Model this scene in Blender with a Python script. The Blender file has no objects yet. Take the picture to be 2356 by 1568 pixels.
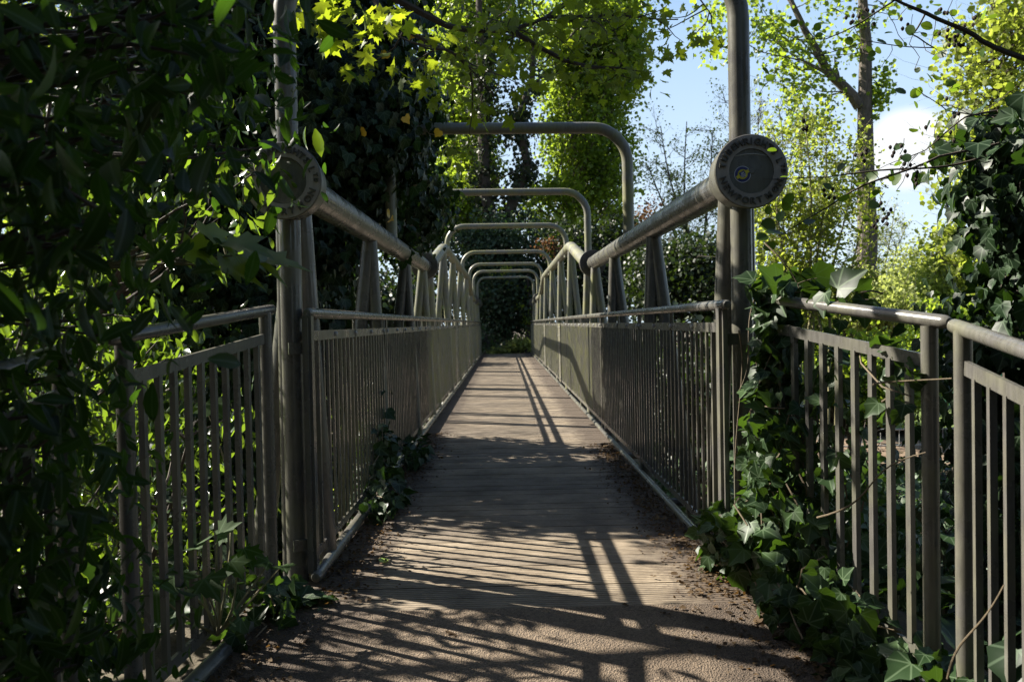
import bpy, math, random
import numpy as np
from mathutils import Vector, Matrix
random.seed(7); RNG = np.random.default_rng(7)
S = bpy.context.scene
COL = S.collection

# ------------------------------------------------------------ camera
H = 1.12
YAW, PITCH, ROLL = math.radians(.52), math.radians(1.22), math.radians(1.15)
fwd = Vector((math.sin(YAW)*math.cos(PITCH), math.cos(YAW)*math.cos(PITCH), -math.sin(PITCH)))
r0 = fwd.cross(Vector((0, 0, 1))).normalized(); u0 = r0.cross(fwd).normalized()
right = r0*math.cos(ROLL) - u0*math.sin(ROLL)
up = u0*math.cos(ROLL) + r0*math.sin(ROLL)
cam_data = bpy.data.cameras.new("camera"); cam = bpy.data.objects.new("camera", cam_data); COL.objects.link(cam)
cam.matrix_world = Matrix(((right.x, up.x, -fwd.x, 0), (right.y, up.y, -fwd.y, 0), (right.z, up.z, -fwd.z, H), (0, 0, 0, 1)))
cam_data.sensor_width = 36; cam_data.lens = 29.03; cam_data.clip_start = .05; cam_data.clip_end = 3000
cam_data.dof.use_dof = True; cam_data.dof.focus_distance = 3.9; cam_data.dof.aperture_fstop = 5.6
S.camera = cam
# ------------------------------------------------------------ light
SUNV = Vector((-1.143, .55, 1.0)).normalized()      # towards the sun
elev = math.asin(SUNV.z); az = math.atan2(SUNV.x, SUNV.y)
w = bpy.data.worlds.new("World"); S.world = w; w.use_nodes = True
nt = w.node_tree; bg = nt.nodes["Background"]
sky = nt.nodes.new("ShaderNodeTexSky"); sky.sky_type = 'NISHITA'; sky.sun_disc = False
sky.sun_elevation = elev; sky.sun_rotation = az
sky.air_density = 1.0; sky.dust_density = 1.2; sky.ozone_density = 1.6
# a soft cumulus patch low on the right
tc = nt.nodes.new("ShaderNodeTexCoord")
nz = nt.nodes.new("ShaderNodeTexNoise"); nz.inputs['Scale'].default_value = 7; nz.inputs['Detail'].default_value = 9
nt.links.new(tc.outputs['Generated'], nz.inputs['Vector'])
cd = (fwd*1900 + right*(2085-1178) + up*(784-345)).normalized()
dp = nt.nodes.new("ShaderNodeVectorMath"); dp.operation = 'DOT_PRODUCT'
nt.links.new(tc.outputs['Generated'], dp.inputs[0]); dp.inputs[1].default_value = cd
mr = nt.nodes.new("ShaderNodeMapRange"); mr.inputs[1].default_value = .9986; mr.inputs[2].default_value = .9997
nt.links.new(dp.outputs['Value'], mr.inputs[0])
ad = nt.nodes.new("ShaderNodeMath"); ad.operation = 'ADD'
nt.links.new(mr.outputs[0], ad.inputs[0]); nt.links.new(nz.outputs[0], ad.inputs[1])
mr2 = nt.nodes.new("ShaderNodeMapRange"); mr2.inputs[1].default_value = .74; mr2.inputs[2].default_value = 1.34
mr2.interpolation_type = 'SMOOTHSTEP'
nt.links.new(ad.outputs[0], mr2.inputs[0])
# pale haze that thickens towards the horizon
sx_ = nt.nodes.new("ShaderNodeSeparateXYZ"); nt.links.new(tc.outputs['Generated'], sx_.inputs[0])
mh = nt.nodes.new("ShaderNodeMapRange"); mh.inputs[1].default_value = .5; mh.inputs[2].default_value = .03; mh.inputs[3].default_value = 0; mh.inputs[4].default_value = 1
nt.links.new(sx_.outputs[2], mh.inputs[0])
hr_ = nt.nodes.new("ShaderNodeValToRGB"); hr_.color_ramp.elements[0].color = (1.75, 3.3, 5.9, 1); hr_.color_ramp.elements[1].color = (5.5, 6.6, 7.4, 1)
nt.links.new(mh.outputs[0], hr_.inputs[0])
mf_ = nt.nodes.new("ShaderNodeMapRange"); mf_.inputs[1].default_value = 0; mf_.inputs[2].default_value = .35
nt.links.new(mh.outputs[0], mf_.inputs[0])
hz_ = nt.nodes.new("ShaderNodeMix"); hz_.data_type = 'RGBA'
# haze kept to the sky ahead; sky behind left darker to cut fill light
my_ = nt.nodes.new("ShaderNodeMapRange"); my_.inputs[1].default_value = .15; my_.inputs[2].default_value = .8
nt.links.new(sx_.outputs[1], my_.inputs[0])
mm_ = nt.nodes.new("ShaderNodeMath"); mm_.operation = 'MULTIPLY'; nt.links.new(mf_.outputs[0], mm_.inputs[0]); nt.links.new(my_.outputs[0], mm_.inputs[1])
nt.links.new(mm_.outputs[0], hz_.inputs[0]); nt.links.new(sky.outputs[0], hz_.inputs[6]); nt.links.new(hr_.outputs[0], hz_.inputs[7])
mx = nt.nodes.new("ShaderNodeMix"); mx.data_type = 'RGBA'
nt.links.new(mr2.outputs[0], mx.inputs[0]); nt.links.new(hz_.outputs[2], mx.inputs[6]); mx.inputs[7].default_value = (6.6, 6.8, 7, 1)
nt.links.new(mx.outputs[2], bg.inputs['Color']); bg.inputs['Strength'].default_value = .05
sd = bpy.data.lights.new("sun", 'SUN'); sd.energy = 5.0; sd.angle = math.radians(.5); sd.color = (1, .93, .82)
sun = bpy.data.objects.new("sun", sd); COL.objects.link(sun)
sun.rotation_euler = SUNV.to_track_quat('Z', 'Y').to_euler(); sun.location = (-20, 10, 18)
S.view_settings.view_transform = 'Standard'; S.view_settings.look = 'None'; S.view_settings.exposure = 1.7; S.view_settings.gamma = 1
S.cycles.max_bounces = 8; S.cycles.transparent_max_bounces = 4

# ------------------------------------------------------------ helpers
def at(px, py, Y, z=None):
    """pixel of the 2356x1568 view -> world point at distance Y (or on height z)"""
    d = fwd*1900 + right*(px-1178) + up*(784-py)
    t = Y/d.y if z is None else (z-H)/d.z
    return Vector((d.x*t, d.y*t, H+d.z*t))
def tag(o, label=None, cat=None, group=None, kind=None):
    if label: o['label'] = label
    if cat: o['category'] = cat
    if group: o['group'] = group
    if kind: o['kind'] = kind
    return o
def empty(name, loc, label=None, cat=None, group=None):
    o = bpy.data.objects.new(name, None); o.location = loc; o.empty_display_size = .1; COL.objects.link(o)
    return tag(o, label, cat, group)
def link(name, me, parent=None):
    o = bpy.data.objects.new(name, me); COL.objects.link(o)
    if parent is not None:
        o.parent = parent
        base = Vector((0, 0, 0)); p = parent
        while p is not None: base += Vector(p.location); p = p.parent
        o.location = -base
    return o
class MB:
    def __init__(s): s.v = []; s.f = []
    def add(s, vs, fs):
        n = len(s.v); s.v += [tuple(v) for v in vs]; s.f += [tuple(i+n for i in f) for f in fs]
    def box(s, a, b):
        x0, y0, z0 = a; x1, y1, z1 = b
        s.add([(x0,y0,z0),(x1,y0,z0),(x1,y1,z0),(x0,y1,z0),(x0,y0,z1),(x1,y0,z1),(x1,y1,z1),(x0,y1,z1)],
              [(0,3,2,1),(4,5,6,7),(0,1,5,4),(1,2,6,5),(2,3,7,6),(3,0,4,7)])
    def bar(s, p, q, wdt, hgt, upv=(0,0,1)):
        p = Vector(p); q = Vector(q); d = (q-p).normalized(); u = Vector(upv)
        sx = d.cross(u).normalized()*wdt/2; uz = sx.cross(d).normalized()*hgt/2
        s.add([p-sx-uz, p+sx-uz, p+sx+uz, p-sx+uz, q-sx-uz, q+sx-uz, q+sx+uz, q-sx+uz],
              [(0,1,2,3),(7,6,5,4),(0,4,5,1),(1,5,6,2),(2,6,7,3),(3,7,4,0)])
    def tube(s, pts, r, seg=12, cap=True):
        pts = [Vector(p) for p in pts]; n = len(pts)
        rr = r if hasattr(r, '__len__') else [r]*n
        t = [(pts[min(i+1,n-1)]-pts[max(i-1,0)]).normalized() for i in range(n)]
        a = Vector((0,0,1)) if abs(t[0].z) < .9 else Vector((1,0,0))
        nrm = (a - t[0]*a.dot(t[0])).normalized(); base = len(s.v)
        for i in range(n):
            nrm = (nrm - t[i]*nrm.dot(t[i])).normalized(); bn = t[i].cross(nrm)
            for k in range(seg):
                an = 2*math.pi*k/seg
                s.v.append(tuple(pts[i] + (nrm*math.cos(an)+bn*math.sin(an))*rr[i]))
        for i in range(n-1):
            for k in range(seg):
                k2 = (k+1) % seg
                s.f.append((base+i*seg+k, base+i*seg+k2, base+(i+1)*seg+k2, base+(i+1)*seg+k))
        if cap:
            s.f.append(tuple(base+k for k in range(seg))[::-1]); s.f.append(tuple(base+(n-1)*seg+k for k in range(seg)))
    def lathe_y(s, c, prof, seg=48):
        """profile of (radius, y) turned about the y axis through c"""
        base = len(s.v); c = Vector(c)
        for r, y in prof:
            for k in range(seg):
                an = 2*math.pi*k/seg; s.v.append((c.x+r*math.cos(an), c.y+y, c.z+r*math.sin(an)))
        for i in range(len(prof)-1):
            for k in range(seg):
                k2 = (k+1) % seg; s.f.append((base+i*seg+k, base+i*seg+k2, base+(i+1)*seg+k2, base+(i+1)*seg+k))
        s.f.append(tuple(base+k for k in range(seg))); s.f.append(tuple(base+(len(prof)-1)*seg+k for k in range(seg))[::-1])
    def mesh(s, name, mat, smooth=True, ang=35):
        me = bpy.data.meshes.new(name); me.from_pydata(s.v, [], s.f); me.materials.append(mat)
        if smooth:
            me.polygons.foreach_set('use_smooth', [True]*len(me.polygons)); me.set_sharp_from_angle(angle=math.radians(ang))
        me.update(); return me
    def build(s, name, mat, parent=None, smooth=True, ang=35):
        return link(name, s.mesh(name, mat, smooth, ang), parent)

# ------------------------------------------------------------ materials
def nodes(name):
    m = bpy.data.materials.new(name); m.use_nodes = True
    return m, m.node_tree.nodes, m.node_tree.links, m.node_tree.nodes['Principled BSDF']
def N(ns, typ, **kw):
    n = ns.new(typ)
    for k, v in kw.items(): setattr(n, k, v)
    return n
def noise(ns, ls, scale, detail=4, rough=.55, vec=None, mapscale=None):
    n = N(ns, 'ShaderNodeTexNoise'); n.inputs['Scale'].default_value = scale; n.inputs['Detail'].default_value = detail; n.inputs['Roughness'].default_value = rough
    t = N(ns, 'ShaderNodeNewGeometry')
    if mapscale:
        mp = N(ns, 'ShaderNodeMapping'); mp.inputs['Scale'].default_value = mapscale
        ls.new(t.outputs['Position'], mp.inputs['Vector']); ls.new(mp.outputs[0], n.inputs['Vector'])
    else: ls.new(t.outputs['Position'], n.inputs['Vector'])
    return n
def ramp(ns, ls, src, stops, interp='LINEAR'):
    r = N(ns, 'ShaderNodeValToRGB'); cr = r.color_ramp; cr.interpolation = interp
    while len(cr.elements) < len(stops): cr.elements.new(.5)
    for e, (p, c) in zip(cr.elements, stops): e.position = p; e.color = (*c, 1) if len(c) == 3 else c
    ls.new(src, r.inputs[0]); return r
def bump(ns, ls, b, src, strength, dist):
    n = N(ns, 'ShaderNodeBump'); n.inputs['Strength'].default_value = strength; n.inputs['Distance'].default_value = dist
    ls.new(src, n.inputs['Height']); ls.new(n.outputs[0], b.inputs['Normal']); return n
def mixc(ns, ls, fac, a, b, blend='MIX'):
    m = N(ns, 'ShaderNodeMix', data_type='RGBA', blend_type=blend)
    for sock, val in ((0, fac), (6, a), (7, b)):
        if isinstance(val, (tuple, float, int)): m.inputs[sock].default_value = val if not isinstance(val, tuple) else (*val, 1)
        else: ls.new(val, m.inputs[sock])
    return m.outputs[2]

def steel_mat(name, base, algae=.4, rough=.38):
    m, ns, ls, b = nodes(name)
    n1 = noise(ns, ls, 5, 6, .6); n2 = noise(ns, ls, 60, 4, .6, mapscale=(1, 1, .18)); n3 = noise(ns, ls, 2.2, 5, .7)
    c0 = ramp(ns, ls, n2.outputs[0], [(.3, tuple(x*.74 for x in base)), (.7, tuple(x*1.16 for x in base))]).outputs[0]
    f = ramp(ns, ls, n1.outputs[0], [(.42, (0,0,0)), (.72, (algae,)*3)]).outputs[0]
    c1 = mixc(ns, ls, f, c0, (.20, .205, .06))
    f2 = ramp(ns, ls, n3.outputs[0], [(.60, (0,0,0)), (.74, (.4,)*3)]).outputs[0]
    c2 = mixc(ns, ls, f2, c1, (.10, .085, .065))
    n5 = noise(ns, ls, 38, 6, .75); f5 = ramp(ns, ls, n5.outputs[0], [(.69, (0,0,0)), (.74, (.55,)*3)]).outputs[0]
    c2 = mixc(ns, ls, f5, c2, (.11, .062, .035)); n6 = noise(ns, ls, 24, 6, .8, mapscale=(1, 1, .3)); f6 = ramp(ns, ls, n6.outputs[0], [(.68, (0,0,0)), (.74, (.4,)*3)]).outputs[0]
    c2 = mixc(ns, ls, f6, c2, tuple(min(1, x*1.9) for x in base))
    ls.new(c2, b.inputs['Base Color'])
    rr = ramp(ns, ls, n1.outputs[0], [(.3, (rough-.1,)*3), (.75, (rough+.22,)*3)]); ls.new(rr.outputs[0], b.inputs['Roughness'])
    bump(ns, ls, b, n2.outputs[0], .12, .004)
    return m
STEEL = steel_mat('painted_steel', (.098, .094, .086), .22, .24)
STEELG = steel_mat('algae_steel', (.165, .160, .135), .85, .36)
STEELB = steel_mat('dark_steel', (.06, .055, .05), .2, .5)
SHEET = steel_mat('sheet_steel', (.13, .122, .108), .5, .3)
LETTER = steel_mat('lightened_face', (.30, .27, .24), .1, .45)  # paler than the disc paint to make up for light missing on the face
GALV = steel_mat('galvanised_rail', (.32, .33, .33), .1, .4)

def edge_dirt(ns, ls, xsock, col, start):
    su = N(ns, 'ShaderNodeMath', operation='SUBTRACT'); ls.new(xsock, su.inputs[0]); su.inputs[1].default_value = .06
    ab_ = N(ns, 'ShaderNodeMath', operation='ABSOLUTE'); ls.new(su.outputs[0], ab_.inputs[0])
    n = noise(ns, ls, 7, 7, .75); a = N(ns, 'ShaderNodeMath', operation='MULTIPLY_ADD'); ls.new(n.outputs[0], a.inputs[0]); a.inputs[1].default_value = .55; ls.new(ab_.outputs[0], a.inputs[2])
    f = ramp(ns, ls, a.outputs[0], [(min(.99, start+.24), (0,0,0)), (min(1, start+.36), (.9,.9,.9))]).outputs[0]
    n2 = noise(ns, ls, 90, 4, .8)
    return mixc(ns, ls, f, col, ramp(ns, ls, n2.outputs[0], [(.35, (.035, .025, .017)), (.6, (.085, .06, .04)), (.75, (.16, .115, .075))]).outputs[0])
def deck_mat():
    m, ns, ls, b = nodes('grooved_deck')
    g = N(ns, 'ShaderNodeNewGeometry'); sp = N(ns, 'ShaderNodeSeparateXYZ'); ls.new(g.outputs['Position'], sp.inputs[0])
    mu = N(ns, 'ShaderNodeMath', operation='MULTIPLY'); mu.inputs[1].default_value = 2*math.pi/.0242; ls.new(sp.outputs[1], mu.inputs[0])
    si = N(ns, 'ShaderNodeMath', operation='SINE'); ls.new(mu.outputs[0], si.inputs[0])
    n1 = noise(ns, ls, 3.2, 6, .65); n2 = noise(ns, ls, 55, 5, .7, mapscale=(.5, 2.2, 1)); n4 = noise(ns, ls, 300, 3, .7)
    isl = N(ns, 'ShaderNodeNewGeometry')
    c0 = ramp(ns, ls, n1.outputs[0], [(.32, (.155, .122, .084)), (.5, (.285, .23, .162)), (.68, (.40, .33, .24))]).outputs[0]
    c1 = mixc(ns, ls, .75, c0, ramp(ns, ls, n2.outputs[0], [(.3, (.45, .43, .42)), (.62, (1.0, 1, 1))]).outputs[0], 'MULTIPLY')
    rc = ramp(ns, ls, isl.outputs['Random Per Island'], [(0, (.74, .74, .76)), (.5, (.93, .92, .90)), (1, (1.12, 1.1, 1.06))]).outputs[0]
    c2 = mixc(ns, ls, 1., c1, rc, 'MULTIPLY')
    gr = ramp(ns, ls, si.outputs[0], [(.1, (.3, .3, .3)), (.5, (1, 1, 1))]).outputs[0]
    c3 = mixc(ns, ls, .48, c2, gr, 'MULTIPLY')
    sp2 = ramp(ns, ls, n4.outputs[0], [(.66, (0,0,0)), (.72, (.6,.6,.6))]).outputs[0]
    c4 = mixc(ns, ls, sp2, c3, (.42, .36, .30))
    c4 = edge_dirt(ns, ls, sp.outputs[0], c4, .62)
    ls.new(c4, b.inputs['Base Color']); b.inputs['Roughness'].default_value = .78
    ad = N(ns, 'ShaderNodeMath', operation='MULTIPLY_ADD'); ls.new(n2.outputs[0], ad.inputs[0]); ad.inputs[1].default_value = .9
    ls.new(si.outputs[0], ad.inputs[2])
    bump(ns, ls, b, ad.outputs[0], .9, .0035)
    return m
DECK = deck_mat()
def path_mat():
    m, ns, ls, b = nodes('worn_red_tarmac')
    n1 = noise(ns, ls, 2.3, 5, .6); n2 = noise(ns, ls, 150, 3, .7); v = N(ns, 'ShaderNodeTexVoronoi'); v.inputs['Scale'].default_value = 150
    g = N(ns, 'ShaderNodeNewGeometry'); ls.new(g.outputs['Position'], v.inputs['Vector'])
    c0 = ramp(ns, ls, n1.outputs[0], [(.3, (.115, .086, .058)), (.7, (.21, .163, .113))]).outputs[0]
    c1 = mixc(ns, ls, .8, c0, ramp(ns, ls, v.outputs['Color'], [(.1, (.45, .44, .45)), (.9, (1.35, 1.3, 1.25))]).outputs[0], 'MULTIPLY')
    spx = N(ns, 'ShaderNodeSeparateXYZ'); ls.new(g.outputs['Position'], spx.inputs[0]); c1 = edge_dirt(ns, ls, spx.outputs[0], c1, .6)
    ls.new(c1, b.inputs['Base Color']); b.inputs['Roughness'].default_value = .9
    ad = N(ns, 'ShaderNodeMath', operation='ADD'); ls.new(v.outputs['Distance'], ad.inputs[0]); ls.new(n2.outputs[0], ad.inputs[1])
    bump(ns, ls, b, ad.outputs[0], .9, .008)
    return m
PATH = path_mat()
def simple(name, stops, scale=3, rough=.9, bmp=.5, bd=.02, mapscale=None):
    m, ns, ls, b = nodes(name)
    n = noise(ns, ls, scale, 7, .7, mapscale=mapscale)
    ls.new(ramp(ns, ls, n.outputs[0], stops).outputs[0], b.inputs['Base Color']); b.inputs['Roughness'].default_value = rough
    bump(ns, ls, b, n.outputs[0], bmp, bd); return m
SOIL = simple('woodland_soil', [(.3, (.035, .028, .018)), (.55, (.075, .06, .035)), (.75, (.06, .075, .025))], 6, .95, .8, .05)
GRASSM = simple('meadow', [(.3, (.07, .12, .02)), (.7, (.14, .19, .04))], 4, .95, .6, .05)
TRACK = simple('sandy_track', [(.3, (.12, .08, .05)), (.7, (.20, .145, .095))], 5, .95, .5, .02)
BARK = simple('grey_bark', [(.3, (.05, .042, .034)), (.6, (.13, .11, .09)), (.8, (.19, .165, .14))], 14, .95, 1, .03, (1, 1, .25))
BARKG = simple('green_bark', [(.3, (.09, .085, .04)), (.7, (.24, .22, .11))], 20, .9, .5, .01)
BARKD = simple('dark_twig', [(.3, (.03, .022, .016)), (.7, (.07, .055, .04))], 30, .9, .4, .01)
VINE = simple('vine_stem', [(.3, (.06, .045, .028)), (.7, (.15, .115, .065))], 60, .85, .4, .003)
CONE = simple('cone_brown', [(.3, (.012, .008, .006)), (.7, (.04, .025, .018))], 90, .9, .6, .004)
def flat(name, col, rough=.5):
    m, ns, ls, b = nodes(name); b.inputs['Roughness'].default_value = rough
    n = noise(ns, ls, 160, 3, .6)
    ls.new(ramp(ns, ls, n.outputs[0], [(.3, tuple(c*.82 for c in col)), (.7, col)]).outputs[0], b.inputs['Base Color'])
    return m
WHITE = flat('sticker_white', (.62, .64, .66)); BLUE = flat('sticker_blue', (.02, .03, .16)); YELLOW = flat('sticker_yellow', (.62, .55, .03))
PALE = flat('pale_grey', (.42, .42, .40))

def leaf_mat(name, cols, trans, tcol, rough=.4, spec=.5, vein=False):
    """cols: dark/mid/light leaf colours drawn per leaf; trans: share of light let through"""
    m, ns, ls, b = nodes(name)
    g = N(ns, 'ShaderNodeNewGeometry')
    rc = ramp(ns, ls, g.outputs['Random Per Island'], [(i/(len(cols)-1), c) for i, c in enumerate(cols)])
    n = noise(ns, ls, 1.3, 3, .5)
    hue = ramp(ns, ls, n.outputs[0], [(.3, (.8, .84, .8)), (.7, (1.18, 1.15, 1.1))]).outputs[0]
    c = mixc(ns, ls, 1., rc.outputs[0], hue, 'MULTIPLY')
    if vein:
        at_ = N(ns, 'ShaderNodeAttribute', attribute_name='blade'); sx = N(ns, 'ShaderNodeSeparateXYZ'); ls.new(at_.outputs['Vector'], sx.inputs[0])
        ax = N(ns, 'ShaderNodeMath', operation='ABSOLUTE'); ls.new(sx.outputs[0], ax.inputs[0]); cur = ax.outputs[0]
        for dg in ((42, 84) if vein > 1 else ()):
            a_ = math.radians(dg)
            m1 = N(ns, 'ShaderNodeMath', operation='MULTIPLY'); ls.new(ax.outputs[0], m1.inputs[0]); m1.inputs[1].default_value = math.cos(a_)
            m2 = N(ns, 'ShaderNodeMath', operation='MULTIPLY_ADD'); ls.new(sx.outputs[1], m2.inputs[0]); m2.inputs[1].default_value = -math.sin(a_); ls.new(m1.outputs[0], m2.inputs[2])
            m3 = N(ns, 'ShaderNodeMath', operation='ABSOLUTE'); ls.new(m2.outputs[0], m3.inputs[0])
            m4 = N(ns, 'ShaderNodeMath', operation='MINIMUM'); ls.new(cur, m4.inputs[0]); ls.new(m3.outputs[0], m4.inputs[1]); cur = m4.outputs[0]
        vr = ramp(ns, ls, cur, [(.012, (.75,)*3), (.035, (0,)*3)]).outputs[0]
        c = mixc(ns, ls, vr, c, tuple(min(1, 1.6*x+.04) for x in cols[-1]))
    ls.new(c, b.inputs['Base Color']); b.inputs['Roughness'].default_value = rough; b.inputs['Specular IOR Level'].default_value = spec
    t = N(ns, 'ShaderNodeBsdfTranslucent')
    rt = ramp(ns, ls, g.outputs['Random Per Island'], [(0, tuple(x*.65 for x in tcol)), (.5, tcol), (1, tuple(x*1.25 for x in tcol))])
    ls.new(rt.outputs[0], t.inputs['Color'])
    ms = N(ns, 'ShaderNodeMixShader'); ms.inputs[0].default_value = trans
    ls.new(b.outputs[0], ms.inputs[1]); ls.new(t.outputs[0], ms.inputs[2])
    out = [x for x in ns if x.type == 'OUTPUT_MATERIAL'][0]; ls.new(ms.outputs[0], out.inputs['Surface'])
    return m
L_LAUREL = leaf_mat('shaded_laurel_leaf', [(.003, .007, .002), (.005, .012, .004), (.010, .022, .006)], .22, (.10, .24, .015), .55, .2, 1)  # shade put into the colour: near-black copy of the sunlit laurel
L_THICK = leaf_mat('sunlit_laurel_leaf', [(.012, .03, .008), (.025, .055, .014), (.045, .085, .02)], .34, (.24, .38, .022), .22, .8)  # brighter, more see-through copy for laurel in the sun
L_IVY = leaf_mat('ivy_leaf', [(.006, .014, .006), (.012, .026, .010), (.022, .045, .016)], .12, (.07, .16, .015), .42, .22, 2)
L_IVYB = leaf_mat('railing_ivy_leaf', [(.010, .025, .008), (.02, .042, .015), (.038, .068, .024)], .2, (.10, .20, .016), .45, .22, 2)
L_MAPLE = leaf_mat('maple_leaf', [(.03, .06, .008), (.05, .085, .011), (.07, .11, .014)], .55, (.33, .42, .018), .5, .35, 2)
L_POP = leaf_mat('poplar_leaf', [(.03, .062, .008), (.05, .093, .014), (.085, .135, .022)], .5, (.38, .52, .04), .42, .45)
L_DARK = leaf_mat('evergreen_leaf', [(.007, .015, .006), (.013, .026, .009), (.028, .04, .012)], .15, (.08, .14, .015), .5, .4)
L_YEL = leaf_mat('spring_leaf', [(.075, .10, .014), (.11, .135, .022), (.16, .18, .038)], .45, (.46, .56, .065), .5, .3)
L_ALDER = leaf_mat('alder_leaf', [(.012, .03, .008), (.025, .055, .012), (.06, .11, .015)], .36, (.22, .36, .02), .4, .45)
L_PALE = leaf_mat('willow_leaf', [(.11, .14, .04), (.16, .185, .06), (.21, .23, .085)], .46, (.52, .60, .14), .55, .3)
L_RED = leaf_mat('red_bud_leaf', [(.05, .025, .015), (.09, .045, .025), (.13, .08, .035)], .35, (.2, .10, .04), .5, .3)
L_DEAD = leaf_mat('dead_leaf', [(.03, .02, .011), (.06, .038, .02), (.11, .075, .04)], .15, (.3, .16, .04), .8, .2)

# ------------------------------------------------------------ leaves
def fan(pts, c, fold=.18, droop=.12):
    """leaf blade: fan of triangles round c; folded along the midrib, tip drooping"""
    v = [(c[0], c[1], 0)] + [(x, y, 0) for x, y in pts]
    v = np.array([(x, y, abs(x)*fold - droop*y*y) for x, y, z in v], float)
    n = len(pts); f = np.array([(0, 1+i, 1+(i+1) % n) for i in range(n)]); return v, f
def sym(half):
    return half + [(-x, y) for x, y in half[::-1] if abs(x) > 1e-6]
T_IVY = fan(sym([(0, 0), (.26, -.12), (.50, .10), (.44, .32), (.42, .50), (.20, .64), (.09, .86), (0, .96)]), (0, .32), .24, .18)
T_MAPLE = fan(sym([(0, 0), (.32, -.08), (.26, .10), (.62, .16), (.50, .32), (.66, .56), (.40, .52), (.26, .50), (.24, .74), (.13, .76), (0, 1.05)]), (0, .25), .16, .22)
T_ROUND = fan(sym([(0, 0), (.26, .10), (.42, .38), (.40, .66), (.2, .9), (0, .96)]), (0, .45), .16, .1)
def strip(wd, n, fold, droop):
    v = []; f = []
    for i in range(n+1):
        t = i/n; ww = wd*math.sin(math.pi*min(1, t*.97+.03))**.8
        v += [(-ww, t, ww*fold-droop*t*t), (0, t, -droop*t*t), (ww, t, ww*fold-droop*t*t)]
    for i in range(n):
        a = 3*i
        f += [(a, a+1, a+4), (a, a+4, a+3), (a+1, a+2, a+5), (a+1, a+5, a+4)]
    return np.array(v, float), np.array(f)
T_LAUREL = strip(.2, 4, .35, .3)
T_LONG = strip(.16, 3, .3, .25)
T_SMALL = (np.array([(0,0,0),(.36,.42,.1),(0,1,-.08),(-.36,.42,.1)], float), np.array([(0,1,2),(0,2,3)]))
T_TRI = (np.array([(0,0,0),(.42,.35,.1),(.3,.85,0),(-.3,.85,0.02),(-.42,.35,.1)], float), np.array([(0,1,2),(0,2,3),(0,3,4)]))

def norm(a): return a/np.maximum(np.linalg.norm(a, axis=1, keepdims=True), 1e-9)
def leaf_mesh(name, groups, mat, parent=None):
    """groups: list of (template, pos Nx3, dir Nx3, nrm Nx3, size N) -> ONE mesh"""
    V = []; F = []; off = 0; VB = []
    for T, P, D, Nn, Sz in groups:
        tv, tf = T; D = norm(D); X = norm(np.cross(D, Nn)); Z = np.cross(X, D)
        n = len(P)
        if n == 0: continue
        vv = (P[:, None, :] + Sz[:, None, None]*(tv[None, :, 0:1]*X[:, None, :] + tv[None, :, 1:2]*D[:, None, :] + tv[None, :, 2:3]*Z[:, None, :]))
        V.append(vv.reshape(-1, 3)); k = len(tv)
        if k > 6: VB.append(np.tile(tv, (n, 1)))
        elif VB: VB.append(np.zeros((n*k, 3)))
        F.append((tf[None] + (np.arange(n)*k)[:, None, None] + off).reshape(-1, 3)); off += n*k
    V = np.concatenate(V); F = np.concatenate(F)
    me = bpy.data.meshes.new(name); nf = len(F)
    me.vertices.add(len(V)); me.vertices.foreach_set('co', V.astype(np.float32).ravel())
    me.loops.add(nf*3); me.loops.foreach_set('vertex_index', F.astype(np.int32).ravel())
    me.polygons.add(nf); me.polygons.foreach_set('loop_start', np.arange(0, nf*3, 3, dtype=np.int32))
    me.polygons.foreach_set('use_smooth', np.ones(nf, bool))
    me.materials.append(mat); me.update(calc_edges=True)
    if VB: me.attributes.new('blade', 'FLOAT_VECTOR', 'POINT').data.foreach_set('vector', np.concatenate(VB).astype(np.float32).ravel())
    return link(name, me, parent)
def rnd(n, k=3): return RNG.normal(size=(n, k))
def cloud(centers, per, spread, size, T=T_SMALL, dbias=(0, 0, -.3), nbias=(0, 0, .6), sizevar=.3, flat=1.):
    C = np.array([tuple(c) for c in centers], float); n = len(C)*per
    sp = np.array(spread if hasattr(spread, '__len__') else (spread,)*3, float)
    P = np.repeat(C, per, 0) + rnd(n)*sp
    D = rnd(n) + np.array(dbias)*1.5; Nn = rnd(n)*flat + np.array(nbias)*1.5
    return (T, P, D, Nn, size*np.clip(1+sizevar*RNG.normal(size=n), .4, 1.8))
def in_blob(c, r, n, shell=.5):
    """random points in an ellipsoid, biased to its outside"""
    d = norm(rnd(n)); t = (RNG.random(n)*(1-shell**3)+shell**3)**(1/3)
    return np.array(c) + d*t[:, None]*np.array(r)
def surf_leaves(c, r, n, size, T=T_IVY, thick=.12, sizevar=.3, side=None):
    """overlapping leaves hanging on the outside of an ellipsoid, blades facing outward"""
    d = norm(rnd(n)); P = np.array(c) + d*np.array(r)*(1+thick*RNG.normal(size=(n, 1)))
    out = norm(d/np.array(r))
    Nn = out + rnd(n)*.45 + np.array((0, 0, .25)); D = np.array((0, 0, -1.)) + rnd(n)*.45 + out*.25
    return (T, P, D, Nn, size*np.clip(1+sizevar*RNG.normal(size=n), .45, 1.7))
def wander(p, q, n=6, amp=.06, sag=0.):
    p = Vector(p); q = Vector(q); L = (q-p).length; out = []
    o = Vector((random.gauss(0, 1), random.gauss(0, 1), random.gauss(0, .6)))*amp*L
    o2 = Vector((random.gauss(0, 1), random.gauss(0, 1), random.gauss(0, .6)))*amp*L*.5
    for i in range(n+1):
        t = i/n; out.append(p.lerp(q, t) + o*math.sin(math.pi*t) + o2*math.sin(2*math.pi*t) - Vector((0, 0, sag*L*math.sin(math.pi*t))))
    return out
def interp(pl, t):
    t = max(0, min(.999, t))*(len(pl)-1); i = int(t); return Vector(pl[i]).lerp(Vector(pl[i+1]), t-i)
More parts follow.
